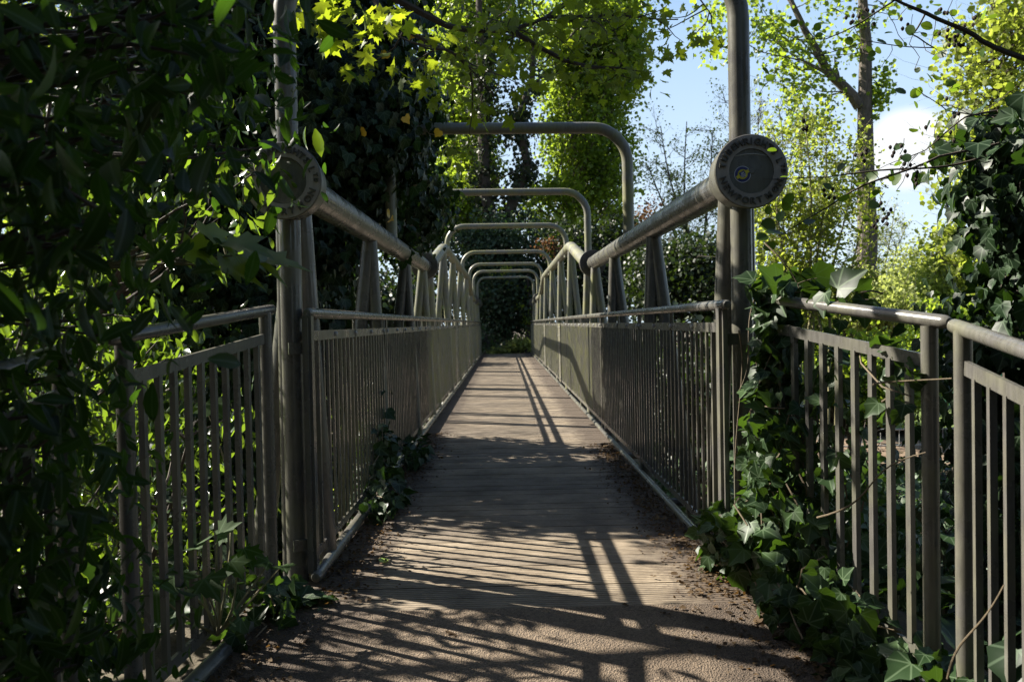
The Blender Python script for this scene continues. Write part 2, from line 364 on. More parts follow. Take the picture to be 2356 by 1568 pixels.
def limbs(mb, trunk, targets, r=.05, amp=.1, lo=.15, hi=.95, seg=5, twigs=2, tw=.5, rise=.45):
    """a curved limb from the stem to every cluster, with short twigs at its end"""
    H0 = Vector(trunk[0]).z; H1 = Vector(trunk[-1]).z
    for c in targets:
        c = Vector(c); d = (c.xy - interp(trunk, .6).xy).length
        t = (c.z - rise*d - H0)/max(.01, H1-H0); t = max(lo, min(hi, t)); p = interp(trunk, t)
        L = (c-p).length; rr = r*(.4+.6*min(1, L/3))
        pl = wander(p, c, 6, amp)
        mb.tube(pl, [rr*(1-i/6*.8) for i in range(7)], seg, False)
        for k in range(twigs):
            s = interp(pl, random.uniform(.5, 1)); e = c + Vector((random.gauss(0, tw), random.gauss(0, tw), random.gauss(tw*.3, tw*.6)))
            mb.tube(wander(s, e, 4, .1), [rr*.3*(1-i/5) for i in range(5)], 4, False)
def tree(name, label, cat, group, trunk, tr, blobs, per, spread, size, T, lm, bm, lr=.05, shell=.3, dbias=(0,0,-.3), extra=(), forks=(), twigs=2, tw=.5, limb_share=1., trunk_name='trunk', nbias=(0,0,.6)):
    root = empty(name, trunk[0], label, cat, group)
    mb = MB(); n = len(trunk)
    mb.tube(trunk, [tr*(1-.75*i/(n-1)) if i else tr*1.25 for i in range(n)], 10)
    for pl, ra in forks: mb.tube(pl, [ra*(1-.7*i/(len(pl)-1)) for i in range(len(pl))], 8)
    C = np.concatenate([in_blob(c, r, k, shell) for c, r, k in blobs])
    lc = C[RNG.random(len(C)) < limb_share]
    stems = [trunk]+[f[0] for f in forks]
    for c in lc:
        st = min(stems, key=lambda s: min((Vector(p)-Vector(c)).length for p in s))
        limbs(mb, st, [c], lr, twigs=twigs, tw=tw)
    mb.build(trunk_name, bm, root)
    groups = [cloud(C, per, spread, size, T, dbias, nbias)] + list(extra)
    leaf_mesh('crown', groups, lm, root)
    return root

# ------------------------------------------------------------ ground
def sst(a, b, x):
    t = np.clip((x-a)/(b-a), 0, 1); return t*t*(3-2*t)
def gz(x, y):
    x = np.asarray(x, float); y = np.asarray(y, float)
    near = -.11*(3.2-np.minimum(y, 3.2)) - .03
    near = np.maximum(near, -.8)
    a = 1 - sst(3.3, 5.6, y); s = 1 - sst(1.35, 3.6, np.abs(x-.07))
    low = -2.4 + .12*np.sin(x*.9+y*.4)*np.cos(y*.7)
    z = low + (near-low)*a*s
    f = sst(26, 30.6, y)*(1-sst(6, 16, np.abs(x))); z = z*(1-f) + (-.08)*f
    return z
def build_ground():
    def axis(lo, hi, near, n1, n2):
        a = np.sinh(np.linspace(-1, 1, n1)*4.2)/math.sinh(4.2); return a
    xs = np.concatenate([-np.geomspace(420, 8, 36), np.linspace(-7.5, 7.5, 76), np.geomspace(8, 420, 36)])
    ys = np.concatenate([-np.geomspace(200, 3, 14), np.linspace(-2.5, 36, 130), np.geomspace(37, 700, 36)])
    X, Y = np.meshgrid(xs, ys); Z = gz(X, Y) + .03*np.sin(X*5.1)*np.sin(Y*4.3)*(np.abs(X-.07) > 1.2)
    mb = MB(); nx = len(xs)
    mb.v = list(zip(X.ravel(), Y.ravel(), Z.ravel()))
    mb.f = [(j*nx+i, j*nx+i+1, (j+1)*nx+i+1, (j+1)*nx+i) for j in range(len(ys)-1) for i in range(nx-1)]
    tag(mb.build('ground', SOIL), kind='structure')
build_ground()
def sheet(name, quad, mat, n=24, m=4, lift=.004, zf=None):
    """a thin sheet following the ground between two edge lines"""
    (a, b), (c, d) = quad
    mb = MB()
    for j in range(n+1):
        p = Vector(a).lerp(Vector(b), j/n); q = Vector(c).lerp(Vector(d), j/n)
        for i in range(m+1):
            r = p.lerp(q, i/m); r.z = (float(gz(r.x, r.y)) if zf is None else zf(r.x, r.y)) + lift; mb.v.append(tuple(r))
    mb.f = [(j*(m+1)+i, j*(m+1)+i+1, (j+1)*(m+1)+i+1, (j+1)*(m+1)+i) for j in range(n) for i in range(m)]
    return tag(mb.build(name, mat), kind='structure')
sheet('path', [((-1.05, 3.22, 0), (-1.3, -3, 0)), ((1.2, 3.22, 0), (1.45, -3, 0))], PATH, 30, 8, .034,)
sheet('grass', [((6, 24, 0), (60, 24, 0)), ((6, 60, 0), (60, 60, 0))], GRASSM, 10, 10, .25)
sheet('sandy_track', [((6.5, 19.2, 0), (17, 19.2, 0)), ((6.5, 22.5, 0), (17, 22.5, 0))], TRACK, 14, 4, .06)

# ------------------------------------------------------------ the footbridge
XL, XR = -.855, .975            # fence planes
CL, CR = -.935, 1.085            # chord lines
def yl(y): return y-.08          # slight skew: the left side stands a little nearer
bridge = empty('footbridge', (.07, 3.6, 0), 'grey tubular steel footbridge with round-cornered hoops over a grooved timber deck', 'footbridge')
dk = MB(); y = 3.22
while y < 30.4:
    h = random.uniform(-.0012, .0012)
    dk.box((XL-.05, y, -.045), (XR+.05, y+.137, h)); y += .145
dk.build('deck', DECK, bridge, False)
ub = MB(); ub.box((XL-.02, 3.9, -.36), (XL+.1, 30.3, -.05)); ub.box((XR-.1, 3.9, -.36), (XR+.02, 30.3, -.05))
for k in range(9): ub.box((XL+.1, 4.2+k*3.1, -.3), (XR-.1, 4.32+k*3.1, -.05))
ub.box((-1.3, 3.3, -2.6), (1.45, 3.85, -.06)); ub.box((-1.3, 30.3, -2.6), (1.45, 31, -.12))
ub.build('underframe', STEELB, bridge, False)

ARCH = [3.75, 7.1, 10.5, 14.1, 19.2, 23.1, 26.2, 29.8]; AZ = 2.775
def chord_pts():
    return [(3.70, 1.765), (9.98, 1.825)], [(10.02, 1.825), (10.6, 1.86), (13.0, 2.30), (13.35, 2.335), (21.6, 2.335), (21.95, 2.30), (24.0, 1.92), (24.3, 1.895), (26.1, 1.89)], [(26.14, 1.89), (30.0, 1.86)]
def chord_z(y):
    pts = sum(chord_pts(), [])
    for (y0, z0), (y1, z1) in zip(pts, pts[1:]):
        if y0 <= y <= y1: return z0+(z1-z0)*(y-y0)/max(1e-6, y1-y0)
    return pts[0][1] if y < pts[0][0] else pts[-1][1]
for x, side in ((CL, -1), (CR, 1)):
    sh = (lambda v: v-.1) if side < 0 else (lambda v: v)
    for k, seg in enumerate(chord_pts()):
        mb = MB(); mb.tube([(x, sh(a), b) for a, b in seg], .080, 28)
        mb.build('top_chord', STEEL if k == 0 else STEELG, bridge)
    for yf, zf in ((10.0, 1.825), (26.12, 1.89), (30.05, 1.86)):
        mb = MB(); mb.lathe_y((x, sh(yf), zf), [(.155, -.034), (.160, -.029), (.160, -.003), (.152, 0), (.160, .003), (.160, .029), (.155, .034)], 36)
        for k in range(8):
            a = math.pi/8+k*math.pi/4; cx = x+.118*math.cos(a); cz = zf+.118*math.sin(a)
            mb.lathe_y((cx, sh(yf), cz), [(.014, -.055), (.014, .055)], 6)
        mb.build('flange', STEELB, bridge)
    # paired legs under the chord: the inner one leans in, the outer one leans out
    legs = [3.95, 5.95, 8.05, 9.75, 10.6, 13.2, 15.6, 18.3, 21.0, 23.6, 25.7, 26.6, 28.2, 29.7]
    for ly in legs:
        zt = chord_z(ly)-.02; yy = sh(ly); big = 1.12 if ly < 6.5 else 1
        st = STEEL if ly < 9 else STEELG
        mb = MB(); mb.tube([(x, yy, zt), (x-side*.085, yy+.08, -.3)], .047, 18); mb.build('brace_leg', st, bridge)
        mb = MB(); mb.tube([(x, yy, zt), (x+side*.26, yy-.02, -.3)], .05, 18); mb.build('brace_leg', st, bridge)
        mb = MB(); mb.tube([(x-side*.12, yy+.03, -.2), (x+side*.3, yy, -.2)], .03, 8); mb.build('outrigger', STEELB, bridge)
# hoops
def arc(c, r, a0, a1, n, y0, y1=None):
    return [(c[0]+r*math.cos(a0+(a1-a0)*i/n), c[1]+r*math.sin(a0+(a1-a0)*i/n)) for i in range(n+1)]
for k, ay in enumerate(ARCH):
    R = .30; zl = -.2 if k == 0 else chord_z(ay); xl, xr = (CL, CR)
    pts2 = [(xl, zl), (xl, AZ-R-.25)] + arc((xl+R, AZ-R), R, math.pi, math.pi/2, 10, 0) + [((xl+xr)/2, AZ)] + arc((xr-R, AZ-R), R, math.pi/2, 0, 10, 0) + [(xr, AZ-R-.25), (xr, zl)]
    mb = MB(); mb.tube([(px, ay-.1+.1*(px-xl)/(xr-xl), pz) for px, pz in pts2], .048 if k < 2 else .044, 20)
    mb.build('hoop', STEEL if k < 1 else STEELG, bridge)
for x, yy, dz in ((CL, 3.56, 0), (CR, 3.66, 0)):   # second slim pipe standing behind the first post
    mb = MB(); s = 1 if x > 0 else -1
    mb.tube([(x+s*.035, yy+.11, 1.70), (x+s*.045, yy+.11, -.3)], .03, 14); mb.build('drain_pipe', STEEL, bridge)
# handrails and bottom tubes
HZ = 1.183
for x, y0, m in ((XL, 3.62, 0), (XR, 3.62, 1)):
    mb = MB(); mb.tube([(x, y0, HZ-.02), (x, y0-.012, HZ), (x, y0+.01, HZ)], .002, 8)
    mb = MB()
    mb.tube([(x, y0-.030, HZ), (x, y0-.026, HZ), (x, y0-.012, HZ), (x, y0, HZ), (x, 10, HZ+.003), (x, 20, HZ+.003), (x, 30.3, HZ)], [.004, .016, .022, .0235, .0235, .0235, .0235], 18)
    mb.build('handrail', STEEL, bridge)
    mb = MB(); xb = x+(.02 if x < 0 else -.02)
    mb.tube([(xb, y0-.075, .04), (xb, y0-.07, .04), (xb, y0-.055, .04), (xb, y0-.03, .04), (xb, 30.3, .04)], [q*(.7 if x > 0 else .92) for q in (.006, .02, .027, .030, .030)], 14)
    mb.build('bottom_tube', STEEL, bridge)
# railing panels, balusters
panel_ends = [(3.66, 5.95), (5.97, 8.3), (8.32, 10.6), (10.62, 12.9), (12.92, 15.2), (15.22, 17.5), (17.52, 19.8), (19.82, 22.1), (22.12, 24.4), (24.42, 26.7), (26.72, 28.6), (28.62, 30.3)]
bal_mesh = {}
for x, side in ((XL, -1), (XR, 1)):
    far = MB(); cnt = 0; o0 = -.08 if side < 0 else .0
    for pi, (a, b) in enumerate(panel_ends):
        a += o0 if pi == 0 else 0
        fr = MB(); fr.bar((x, a, 1.083), (x, b, 1.083), .012, .045); fr.bar((x, a, .115), (x, b, .115), .012, .035)
        fr.bar((x, a+.006, .05), (x, a+.006, 1.16), .04, .014, (1, 0, 0)); 
        pn = fr.build('railing_panel', STEEL, bridge, False)
        yb = a+.11 if pi else a+.10
        while yb < b-.03:
            if cnt < 50:
                mb = MB(); mb.bar((x, yb, .13), (x, yb, 1.062), .012, .025, (0, 1, 0)); mb.build('baluster', STEEL, pn, False); cnt += 1
            else: far.bar((x, yb, .13), (x, yb, 1.062), .012, .025, (0, 1, 0))
            yb += .106
        k = 0; yb = a+.03
        while yb < min(b, 13):
            mb = MB(); s = -side
            mb.tube([(x+s*.004, yb, 1.086), (x+s*.014, yb, 1.086), (x+s*.018, yb, 1.086)], [.012, .012, .006], 8); mb.build('bolt', GALV, pn); yb += .55
    tag(far.build('baluster', STEELG, bridge, False), kind='stuff')
    ys = 3.66+o0; 
    while ys < 30.3:
        mb = MB(); mb.tube([(x, ys+.02, 1.06), (x, ys+.02, HZ)], .011, 8); mb.build('handrail_stanchion', STEEL, bridge); ys += 1.12
    # plain bolted cover plates over the panel joints
    for ys in (14.15, 19.35):
        mb = MB(); xi = x-side*.016
        mb.box((min(xi, xi-side*.005), ys, .09), (max(xi, xi-side*.005), ys+.52, 1.10))
        pn = mb.build('cover_plate', SHEET, bridge, False)
        for yq in (ys+.04, ys+.48):
            for q in range(7):
                bb = MB(); bb.tube([(xi-side*.005, yq, .16+q*.145), (xi-side*.018, yq, .16+q*.145)], .012, 6); bb.build('bolt', PALE, pn)
    # brackets tying the first panel to the hoop post
    mb = MB(); cx = CL if side < 0 else CR; yy = 3.60 if side < 0 else 3.69
    for zz in (1.03, .17): mb.bar((x, yy+.03, zz), (cx, yy-.02, zz), .012, .05)
    mb.box((x-.02, yy-.02, .05), (x+.02, yy+.03, 1.17)); mb.build('end_post', STEEL, bridge, False)
# end discs with cast lettering
def letters(parent, c, mat, R=.162):
    top = [('T',169),('U',154),('B',139.5),('E',127),('W',113.5),('R',99.5),('I',90),('G',78),('H',64),('T',51),('S',38.5),('L',20)]
    small = [('T', 8.5), ('D', -1)]
    bot = [('N',197),('E',211),('W',226),('P',243),('O',257),('R',271),('T',285),('M',304),('O',322),('N',337)]
    V = []; F = []
    dg = bpy.context.evaluated_depsgraph_get()
    for ch, a, sc, rad, flip in [(c_, a_, .040, .80, 0) for c_, a_ in top]+[(c_, a_, .026, .86, 0) for c_, a_ in small]+[(c_, a_, .040, .80, 1) for c_, a_ in bot]:
        cu = bpy.data.curves.new('glyph', 'FONT'); cu.body = ch; cu.size = sc; cu.extrude = .005; cu.align_x = 'CENTER'; cu.align_y = 'CENTER'; cu.offset = .0009; cu.resolution_u = 3
        ob = bpy.data.objects.new('glyph', cu); COL.objects.link(ob); dg.update(); ev = ob.evaluated_get(dg); me = ev.to_mesh()
        an = math.radians(a); rot = an-math.pi/2 if not flip else an+math.pi/2
        px, pz = rad*R*math.cos(an), rad*R*math.sin(an); n = len(V)
        V = []; zs = [v.co.y for v in me.vertices]; mid = (min(zs)+max(zs))/2
        for v in me.vertices:
            X, Y = v.co.x, v.co.y-mid
            V.append((c[0]+px+X*math.cos(rot)-Y*math.sin(rot), c[1]-v.co.z, c[2]+pz+X*math.sin(rot)+Y*math.cos(rot)))
        mb = MB(); mb.v = V; mb.f = [tuple(p.vertices) for p in me.polygons]; mb.build('cast_letter', STEELB, parent, False)
        ev.to_mesh_clear(); bpy.data.objects.remove(ob); bpy.data.curves.remove(cu)
def disc(x, y, z, sticker):
    mb = MB()
    mb.lathe_y((x, y, z), [(.0, .006), (.096, .006), (.098, .0), (.158, .0), (.162, .004), (.162, .016), (.157, .020), (.150, .022), (.150, .15), (.146, .165), (.12, .185), (.082, .19)], 64)
    d = mb.build('end_disc', STEEL, bridge, ang=25)
    rg = MB(); seg = 64; 
    for r_ in (.0985, .1575):
        for k in range(seg): rg.v.append((x+r_*math.cos(2*math.pi*k/seg), y-.0015, z+r_*math.sin(2*math.pi*k/seg)))
    rg.f = [(k, (k+1) % seg, seg+(k+1) % seg, seg+k) for k in range(seg)]
    rg.build('face_ring', LETTER, d, False)
    letters(d, (x, y-.004, z), LETTER)
    b = MB(); b.lathe_y((x+.003, y+.002, z+.002), [(.012, -.001), (.014, .004)], 20); b.build('centre_plug', STEEL, d)
    if sticker:
        sx, sz = x-.038, z-.0127
        def cyl(name, r, lift, mat, par, cx=0, cz=0):
            m_ = MB(); m_.lathe_y((sx+cx, y+.006-lift, sz+cz), [(r, -.0006), (r, .0004)], 40); return m_.build(name, mat, par, False)
        s = cyl('sticker', .0365, .0012, WHITE, d)
        cyl_ = lambda *a, **k: cyl(*a, **k)
        # third level is the deepest: the badge's rings and shield are children of the disc's sticker's disc
        for nm, r, l, mt in (('badge_ring', .0335, .002, BLUE), ('badge_field', .0215, .0035, YELLOW)): cyl_(nm, r, l, mt, d)
        def poly(name, pts, lift, mat):
            m_ = MB(); n = len(pts); m_.v = [(sx+a, y+.0058-lift-t, sz+b_) for t in (0, .0004) for a, b_ in pts]
            m_.f = [tuple(range(n, 2*n))] + [(i, (i+1) % n, n+(i+1) % n, n+i) for i in range(n)]; return m_.build(name, mat, d, False)
        ca, sa = math.cos(math.radians(30)), math.sin(math.radians(30)); ro = lambda p: (p[0]*ca-p[1]*sa, p[0]*sa+p[1]*ca)
        for sgn in (1, -1): poly('badge_band', [ro(p) for p in ((sgn*.017, -.007), (sgn*.031, -.007), (sgn*.031, .007), (sgn*.017, .007))], .0038, YELLOW)
        poly('badge_shield', [ro(p) for p in ((-.013, .013), (.013, .013), (.013, -.003), (.007, -.012), (0, -.016), (-.007, -.012), (-.013, -.003))], .0046, BLUE)
        for q in range(3):
            pts = [(-.011+.0055*i, -.001-.0045*q+.0012*math.sin(i*1.6)) for i in range(5)]
            poly('badge_wave', [ro(p) for p in pts]+[ro((p[0], p[1]-.0019)) for p in pts[::-1]], .0054, WHITE)
        poly('badge_castle', [ro(p) for p in ((-.006, .002), (.007, .002), (.007, .008), (.004, .008), (.004, .005), (.001, .005), (.001, .009), (-.002, .009), (-.002, .005), (-.006, .005))], .0054, WHITE)
        for n_ in range(26):
            a = math.radians(n_*360/26)
            if abs(math.sin(a-math.radians(30))) < .3: continue
            px, pz = .0275*math.cos(a), .0275*math.sin(a)
    pts = [(-.075+.15*i/12, .066+.010*math.sin(math.pi*i/12)) for i in range(13)]
    if sticker:
        m_ = MB(); m_.tube([(x+a, y+.0052, z+b_) for a, b_ in pts], [.0014+.0012*math.sin(math.pi*i/12) for i in range(13)], 6); m_.build('pale_streak', PALE, d)  # thin pale curved strip across the upper disc
pr = at(1729, 393.5, 3.62); pl_ = at(651, 415, 3.48); print('DISC', pr, pl_)
disc(pr.x, pr.y, pr.z, True)
disc(pl_.x, pl_.y, pl_.z, False)

# ------------------------------------------------------------ approach railings
def approach(label, p, q, n, zb0, zb1, cap0=True, cap1=True, post0=True):
    """p, q: handrail axis ends; zb: ground height at either end"""
    p = Vector(p); q = Vector(q); root = empty('railing', (q.x, q.y, zb1), label, 'railing', 'side railings along the path')
    d = (q-p); dn = d.normalized()
    mb = MB(); mb.tube([p-dn*.028, p-dn*.024, p-dn*.012, p, q, q+dn*.012, q+dn*.024, q+dn*.028], [.005, .015, .021, .0225, .0225, .021, .015, .005], 20); mb.build('handrail', STEEL, root)
    dh = Vector((d.x, d.y, 0)).normalized(); off = .055
    for s_, zb in ((p+dh*off, zb0), (q-dh*off, zb1)):
        mb = MB(); mb.tube([(s_.x, s_.y, zb-.15), (s_.x, s_.y, s_.z-.012)], .026, 18); mb.build('post', STEEL, root)
    a = p+dh*(off+.026)-Vector((0, 0, .122)); b = q-dh*(off+.026)-Vector((0, 0, .122))
    mb = MB(); mb.bar(a, b, .014, .042); mb.build('top_bar', STEEL, root, False)
    a2 = Vector((a.x, a.y, zb0+.13)); b2 = Vector((b.x, b.y, zb1+.13))
    mb = MB(); mb.bar(a2, b2, .014, .042); mb.build('bottom_bar', STEEL, root, False)
    mb = MB(); side = -1 if p.x < 0 else 1
    e = dh*.07; c1 = Vector((p.x-side*.05, p.y, zb0+.045)); c2 = Vector((q.x-side*.05, q.y, zb1+.045))
    mb.tube([c1, c2], .032, 14); mb.build('kerb_tube', STEEL, root)
    for i in range(n):
        t = (i+.7)/(n+.4); u = a.lerp(b, t); v = a2.lerp(b2, t)
        mb = MB(); mb.bar((v.x, v.y, v.z+.018), (u.x, u.y, u.z-.018), .020, .020, dh); mb.build('baluster', STEEL, root, False)
    return root
approach('first grey railing left of the path, joined to the hoop post', (-.985, 3.50, 1.198), (-1.145, 2.42, 1.10), 10, -.02, -.12)
approach('near dark railing at the left edge, mostly buried in laurel leaves', (-1.17, 2.24, 1.075), (-1.08, .9, .93), 12, -.14, -.28)
approach('sunlit grey railing right of the path, ivy climbing its far post', (1.075, 3.46, 1.205), (1.365, 2.555, 1.098), 9, -.02, -.11)
approach('nearest railing at the right edge with sun stripes on its handrail', (1.366, 2.487, 1.084), (1.15, 1.1, .905), 12, -.12, -.27)

# ------------------------------------------------------------ plants on the left
def z2(p, z): return Vector((p[0], p[1], z))
# laurel shrubs
def laurel(label, base, stems, blobs, nper, spread, size, extra=(), mat=None):
    root = empty('laurel_bush', base, label, 'bush', 'laurel bushes left of the path')
    C = np.concatenate([in_blob(c, r, k, .2) for c, r, k in blobs])
    mb = MB()
    for s in stems: mb.tube(wander(base, s, 7, .06), [.035*(1-.8*i/7) for i in range(8)], 7)
    st = [wander(base, s, 7, .03) for s in stems]
    for c in C:
        pl = min(st, key=lambda q: min((Vector(a)-Vector(c)).length for a in q))
        j = min(range(len(pl)), key=lambda i: (Vector(pl[i])-Vector(c)).length+max(0, pl[i].z-c[2]))
        mb.tube(wander(pl[j], c, 5, .08), [.010*(1-.7*i/5) for i in range(6)], 5, False)
    mb.build('stems', BARKD, root)
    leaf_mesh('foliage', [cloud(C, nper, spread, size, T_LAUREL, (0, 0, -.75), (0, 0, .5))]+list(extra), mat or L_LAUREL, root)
    return root
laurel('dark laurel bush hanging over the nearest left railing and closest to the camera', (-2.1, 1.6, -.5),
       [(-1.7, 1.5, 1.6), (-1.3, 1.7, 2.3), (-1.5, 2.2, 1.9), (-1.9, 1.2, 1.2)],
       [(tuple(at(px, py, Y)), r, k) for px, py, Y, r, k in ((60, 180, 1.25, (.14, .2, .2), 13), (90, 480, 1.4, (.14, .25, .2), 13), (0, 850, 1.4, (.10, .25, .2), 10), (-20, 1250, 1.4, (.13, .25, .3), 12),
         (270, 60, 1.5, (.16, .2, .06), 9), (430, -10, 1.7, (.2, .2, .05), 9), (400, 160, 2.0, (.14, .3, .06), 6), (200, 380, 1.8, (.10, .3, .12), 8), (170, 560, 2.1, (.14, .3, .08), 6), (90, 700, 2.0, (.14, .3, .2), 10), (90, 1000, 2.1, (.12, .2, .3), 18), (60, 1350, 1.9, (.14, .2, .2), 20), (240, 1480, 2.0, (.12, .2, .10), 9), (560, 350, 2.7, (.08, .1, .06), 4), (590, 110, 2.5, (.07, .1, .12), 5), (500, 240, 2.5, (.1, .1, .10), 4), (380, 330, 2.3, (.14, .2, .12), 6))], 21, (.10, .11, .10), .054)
laurel('laurel bush with upright flower spikes around the left end disc', (-2.6, 4.3, -1.6),
       [(-1.9, 3.6, 1.6), (-1.6, 3.3, 1.2), (-2.2, 4.2, 2.6), (-1.5, 3.9, .6)],
       [((-2.1, 3.9, 1.3), (.6, .5, .7), 30), (tuple(at(460, 470, 3.3)), (.16, .2, .28), 7), ((-2.1, 4.3, .3), (.8, .8, .9), 46), ((-2.8, 4.4, 2.3), (.7, .7, .5), 8), (tuple(at(575, 380, 3.1)), (.05, .06, .07), 2)],
       20, (.13, .13, .12), .066, mat=L_THICK)
laurel('sunlit laurel thicket seen through the bars of the left railing', (-4.6, 7.2, -2.3),
       [(-3.4, 6.2, .6), (-4.6, 6.6, 2.2), (-2.6, 5.6, -.2), (-5.6, 7, 1.6)],
       [((-3.2, 6.0, .2), (1.3, 1.0, 1.3), 70), ((-4.8, 6.8, 1.2), (1.5, 1.1, 1.4), 80), ((-2.4, 5.3, -.9), (.9, .8, .9), 40)], 26, (.2, .2, .17), .075, mat=L_THICK)
# upright flower spikes on the laurel by the disc
lb = [o for o in COL.objects if o.name.startswith('laurel_bush')][1]
for px, py, Y in [(590,395,3.3),(560,470,3.3),(520,585,3.2),(300,560,2.6),(392,455,2.7)]:
    p = at(px, py, Y); h = random.uniform(.07, .11); q = p+Vector((random.uniform(-.015, .015), 0, h))
    pl = [p.lerp(q, i/6) for i in range(7)]
    mb = MB(); mb.tube(pl, [.004, .007, .006, .007, .005, .005, .002], 6); mb.build('flower_spike', BARKG, lb)

# ivy-clad tree leaning over the left side of the bridge
iv = empty('ivy_clad_tree', (-2.2, 7.0, -2.4), 'dark ivy-smothered tree leaning over the left top chord and hiding the second hoop corner', 'tree', 'ivy-covered trees')
mb = MB()
tr = [(-2.2, 7.0, -2.4), (-2.1, 7.0, 0), (-1.9, 7.0, 2), (-1.8, 7.1, 4), (-1.7, 7.1, 6.2)]
mb.tube(tr, [.26, .24, .22, .18, .1], 12)
blobs = [((-1.95, 7.0, 1.0), (.62, .75, 1.0)), ((-1.40, 6.9, 2.85), (.74, .8, .66)), ((-1.40, 7.1, 3.5), (.76, .9, .8)), ((-1.8, 7.1, 4.4), (.95, .9, .9)), ((-2.1, 6.6, -.4), (.7, .7, 1.0)),
         ((-1.0, 7.3, 2.72), (.36, .5, .42)), ((-.98, 7.7, 3.05), (.40, .55, .42)), ((-2.7, 6.6, 2.6), (.8, .7, 1.4)), ((-2.6, 6.8, 4.6), (1.0, .8, 1.0)), ((-1.9, 7.2, 5.4), (.9, .8, .7)), ((-.98, 8.5, 2.40), (.42, .5, .46)), ((-1.9, 8.3, 1.3), (.45, .5, .8)), ((-1.62, 7.2, 2.05), (.40, .6, .5))]
for c, r in blobs:
    for k in range(9): mb.tube(wander(interp(tr, (c[2]+2.4)/8.8), in_blob(c, r, 1, .8)[0], 5, .1), [.03*(1-.8*i/5) for i in range(6)], 5, False)
mb.build('trunk', BARK, iv)
g = [surf_leaves(c, r, int(4200*r[0]*r[2]+700), .068, T_IVY, .2, .45) for c, r in blobs] + [surf_leaves(c, tuple(.75*q for q in r), int(1800*r[0]*r[2]+250), .08, T_IVY, .1) for c, r in blobs]
hang = []
for k in range(46):
    x = random.uniform(-1.35, -.9); yy = random.uniform(6.8, 8.4); z = random.uniform(2.2, 2.6); L = random.uniform(.1, .36) if k % 7 else .75
    hang += [(x+random.gauss(0, .03), yy+random.gauss(0, .03), z-L*j/8) for j in range(9)]
g.append(cloud(hang, 3, .04, .075, T_IVY, (0, 0, -1.2), (0, -.4, .3)))
leaf_mesh('ivy', g, L_IVY, iv)
leaf_mesh('yellowed_leaves', [(T_IVY, np.array([tuple(at(*q)) for q in ((890, 490, 6.2), (898, 505, 6.2), (932, 268, 6.0), (890, 120, 6.1), (1012, 300, 6.3), (1040, 345, 6.4), (948, 72, 6.0), (840, 300, 6.0))]), rnd(8)+np.array((0, 0, -1.5)), rnd(8)*.3+np.array((0, -1, .2)), np.full(8, .075))],
          leaf_mat('yellow_ivy', [(.45, .25, .02), (.55, .4, .04)], .4, (.8, .45, .03)), iv)

# sycamore overhead: trunk out of view on the left, boughs reaching over the bridge
syc = empty('sycamore_tree', (-6.2, 4.6, -2.4), 'sycamore with yellow-green sunlit leaves hanging over the top of the bridge', 'tree')
mb = MB(); st = [(-6.2, 4.6, -2.4), (-6.0, 4.6, 1), (-5.6, 4.7, 4.5), (-5.2, 4.9, 8)]
mb.tube(st, [.3, .26, .2, .1], 12)
def bough(pts, r, n=6):
    out = []
    for a, b in zip(pts, pts[1:]):
        out += wander(a, b, n, .03)[:-1]
    out.append(Vector(pts[-1])); k = len(out); mb.tube(out, [r*(1-.85*i/(k-1)) for i in range(k)], 7); return out
b1 = bough([interp(st, .55), at(300, -250, 4.8), at(820, -60, 5.2), at(1030, 60, 5.6), at(1180, 70, 5.8), at(1260, 40, 6.0), at(1400, 35, 6.2), at(1560, 45, 6.4)], .034)
b2 = bough([at(1180, 70, 5.8), at(1300, 140, 5.9), at(1400, 155, 6.0), at(1480, 165, 6.1)], .02)
b3 = bough([at(820, -60, 5.2), at(900, 60, 4.9), at(1040, 120, 4.9), at(1120, 200, 5.0)], .02)
b4 = bough([at(300, -250, 4.8), at(560, -40, 4.3), at(690, 60, 4.2), at(760, 30, 4.2)], .02)
b5 = bough([at(1260, 40, 6.0), at(1330, -20, 6.0), at(1450, -60, 6), at(1600, -20, 6.2), at(1640, 40, 6.2)], .02)
cl = []
def sprig(pl, n, sp, lo=.2):
    for k in range(n):
        s = interp(pl, random.uniform(lo, 1)); e = s+Vector((random.gauss(0, sp), random.gauss(0, sp), random.gauss(-sp*.35, sp*.5)))
        mb.tube(wander(s, e, 4, .08, .05), [.006, .005, .004, .003, .002], 5, False); cl.append(e)
sprig(b1, 30, .24, .5); sprig(b2, 8, .14); sprig(b3, 16, .22); sprig(b4, 4, .10, .9); sprig(b5, 8, .2)
for px, py, Y in ((740, 40, 4.1), (770, 20, 4.1), (810, 50, 4.2), (850, 25, 4.3), (700, 85, 4.1), (1280, 165, 5.9), (1335, 185, 6), (1400, 150, 6), (1240, 105, 5.8), (1300, 60, 5.9), (1400, 60, 6.1), (1540, 130, 6.1), (1550, 110, 6.1), (1500, 140, 6), (1010, 150, 5.2), (1050, 190, 5.2), (1000, 220, 5.2), (1090, 110, 5.3), (1150, 150, 5.4), (1120, 60, 5.2)):
    cl.append(at(px, py, Y))
cover = []                        # unseen leaf clusters added to block sun from the near left
for c, r, k in [((-4.3, 3.3, 4.2), (.9, .7, .8), 38), ((-3.9, 3.2, 3.1), (.6, .6, .5), 14)]:
    cover += list(in_blob(c, r, k, .1))
limbs(mb, st, cover, .05, lo=.3, twigs=1)
mb.build('trunk', BARKD, syc)
leaf_mesh('crown', [cloud(cl, 9, (.09, .09, .06), .064, T_MAPLE, (0, 0, -.45), (0, 0, .7)), cloud(cover, 22, .22, .13, T_MAPLE, (0, 0, -.45), (0, 0, .8))], L_MAPLE, syc)

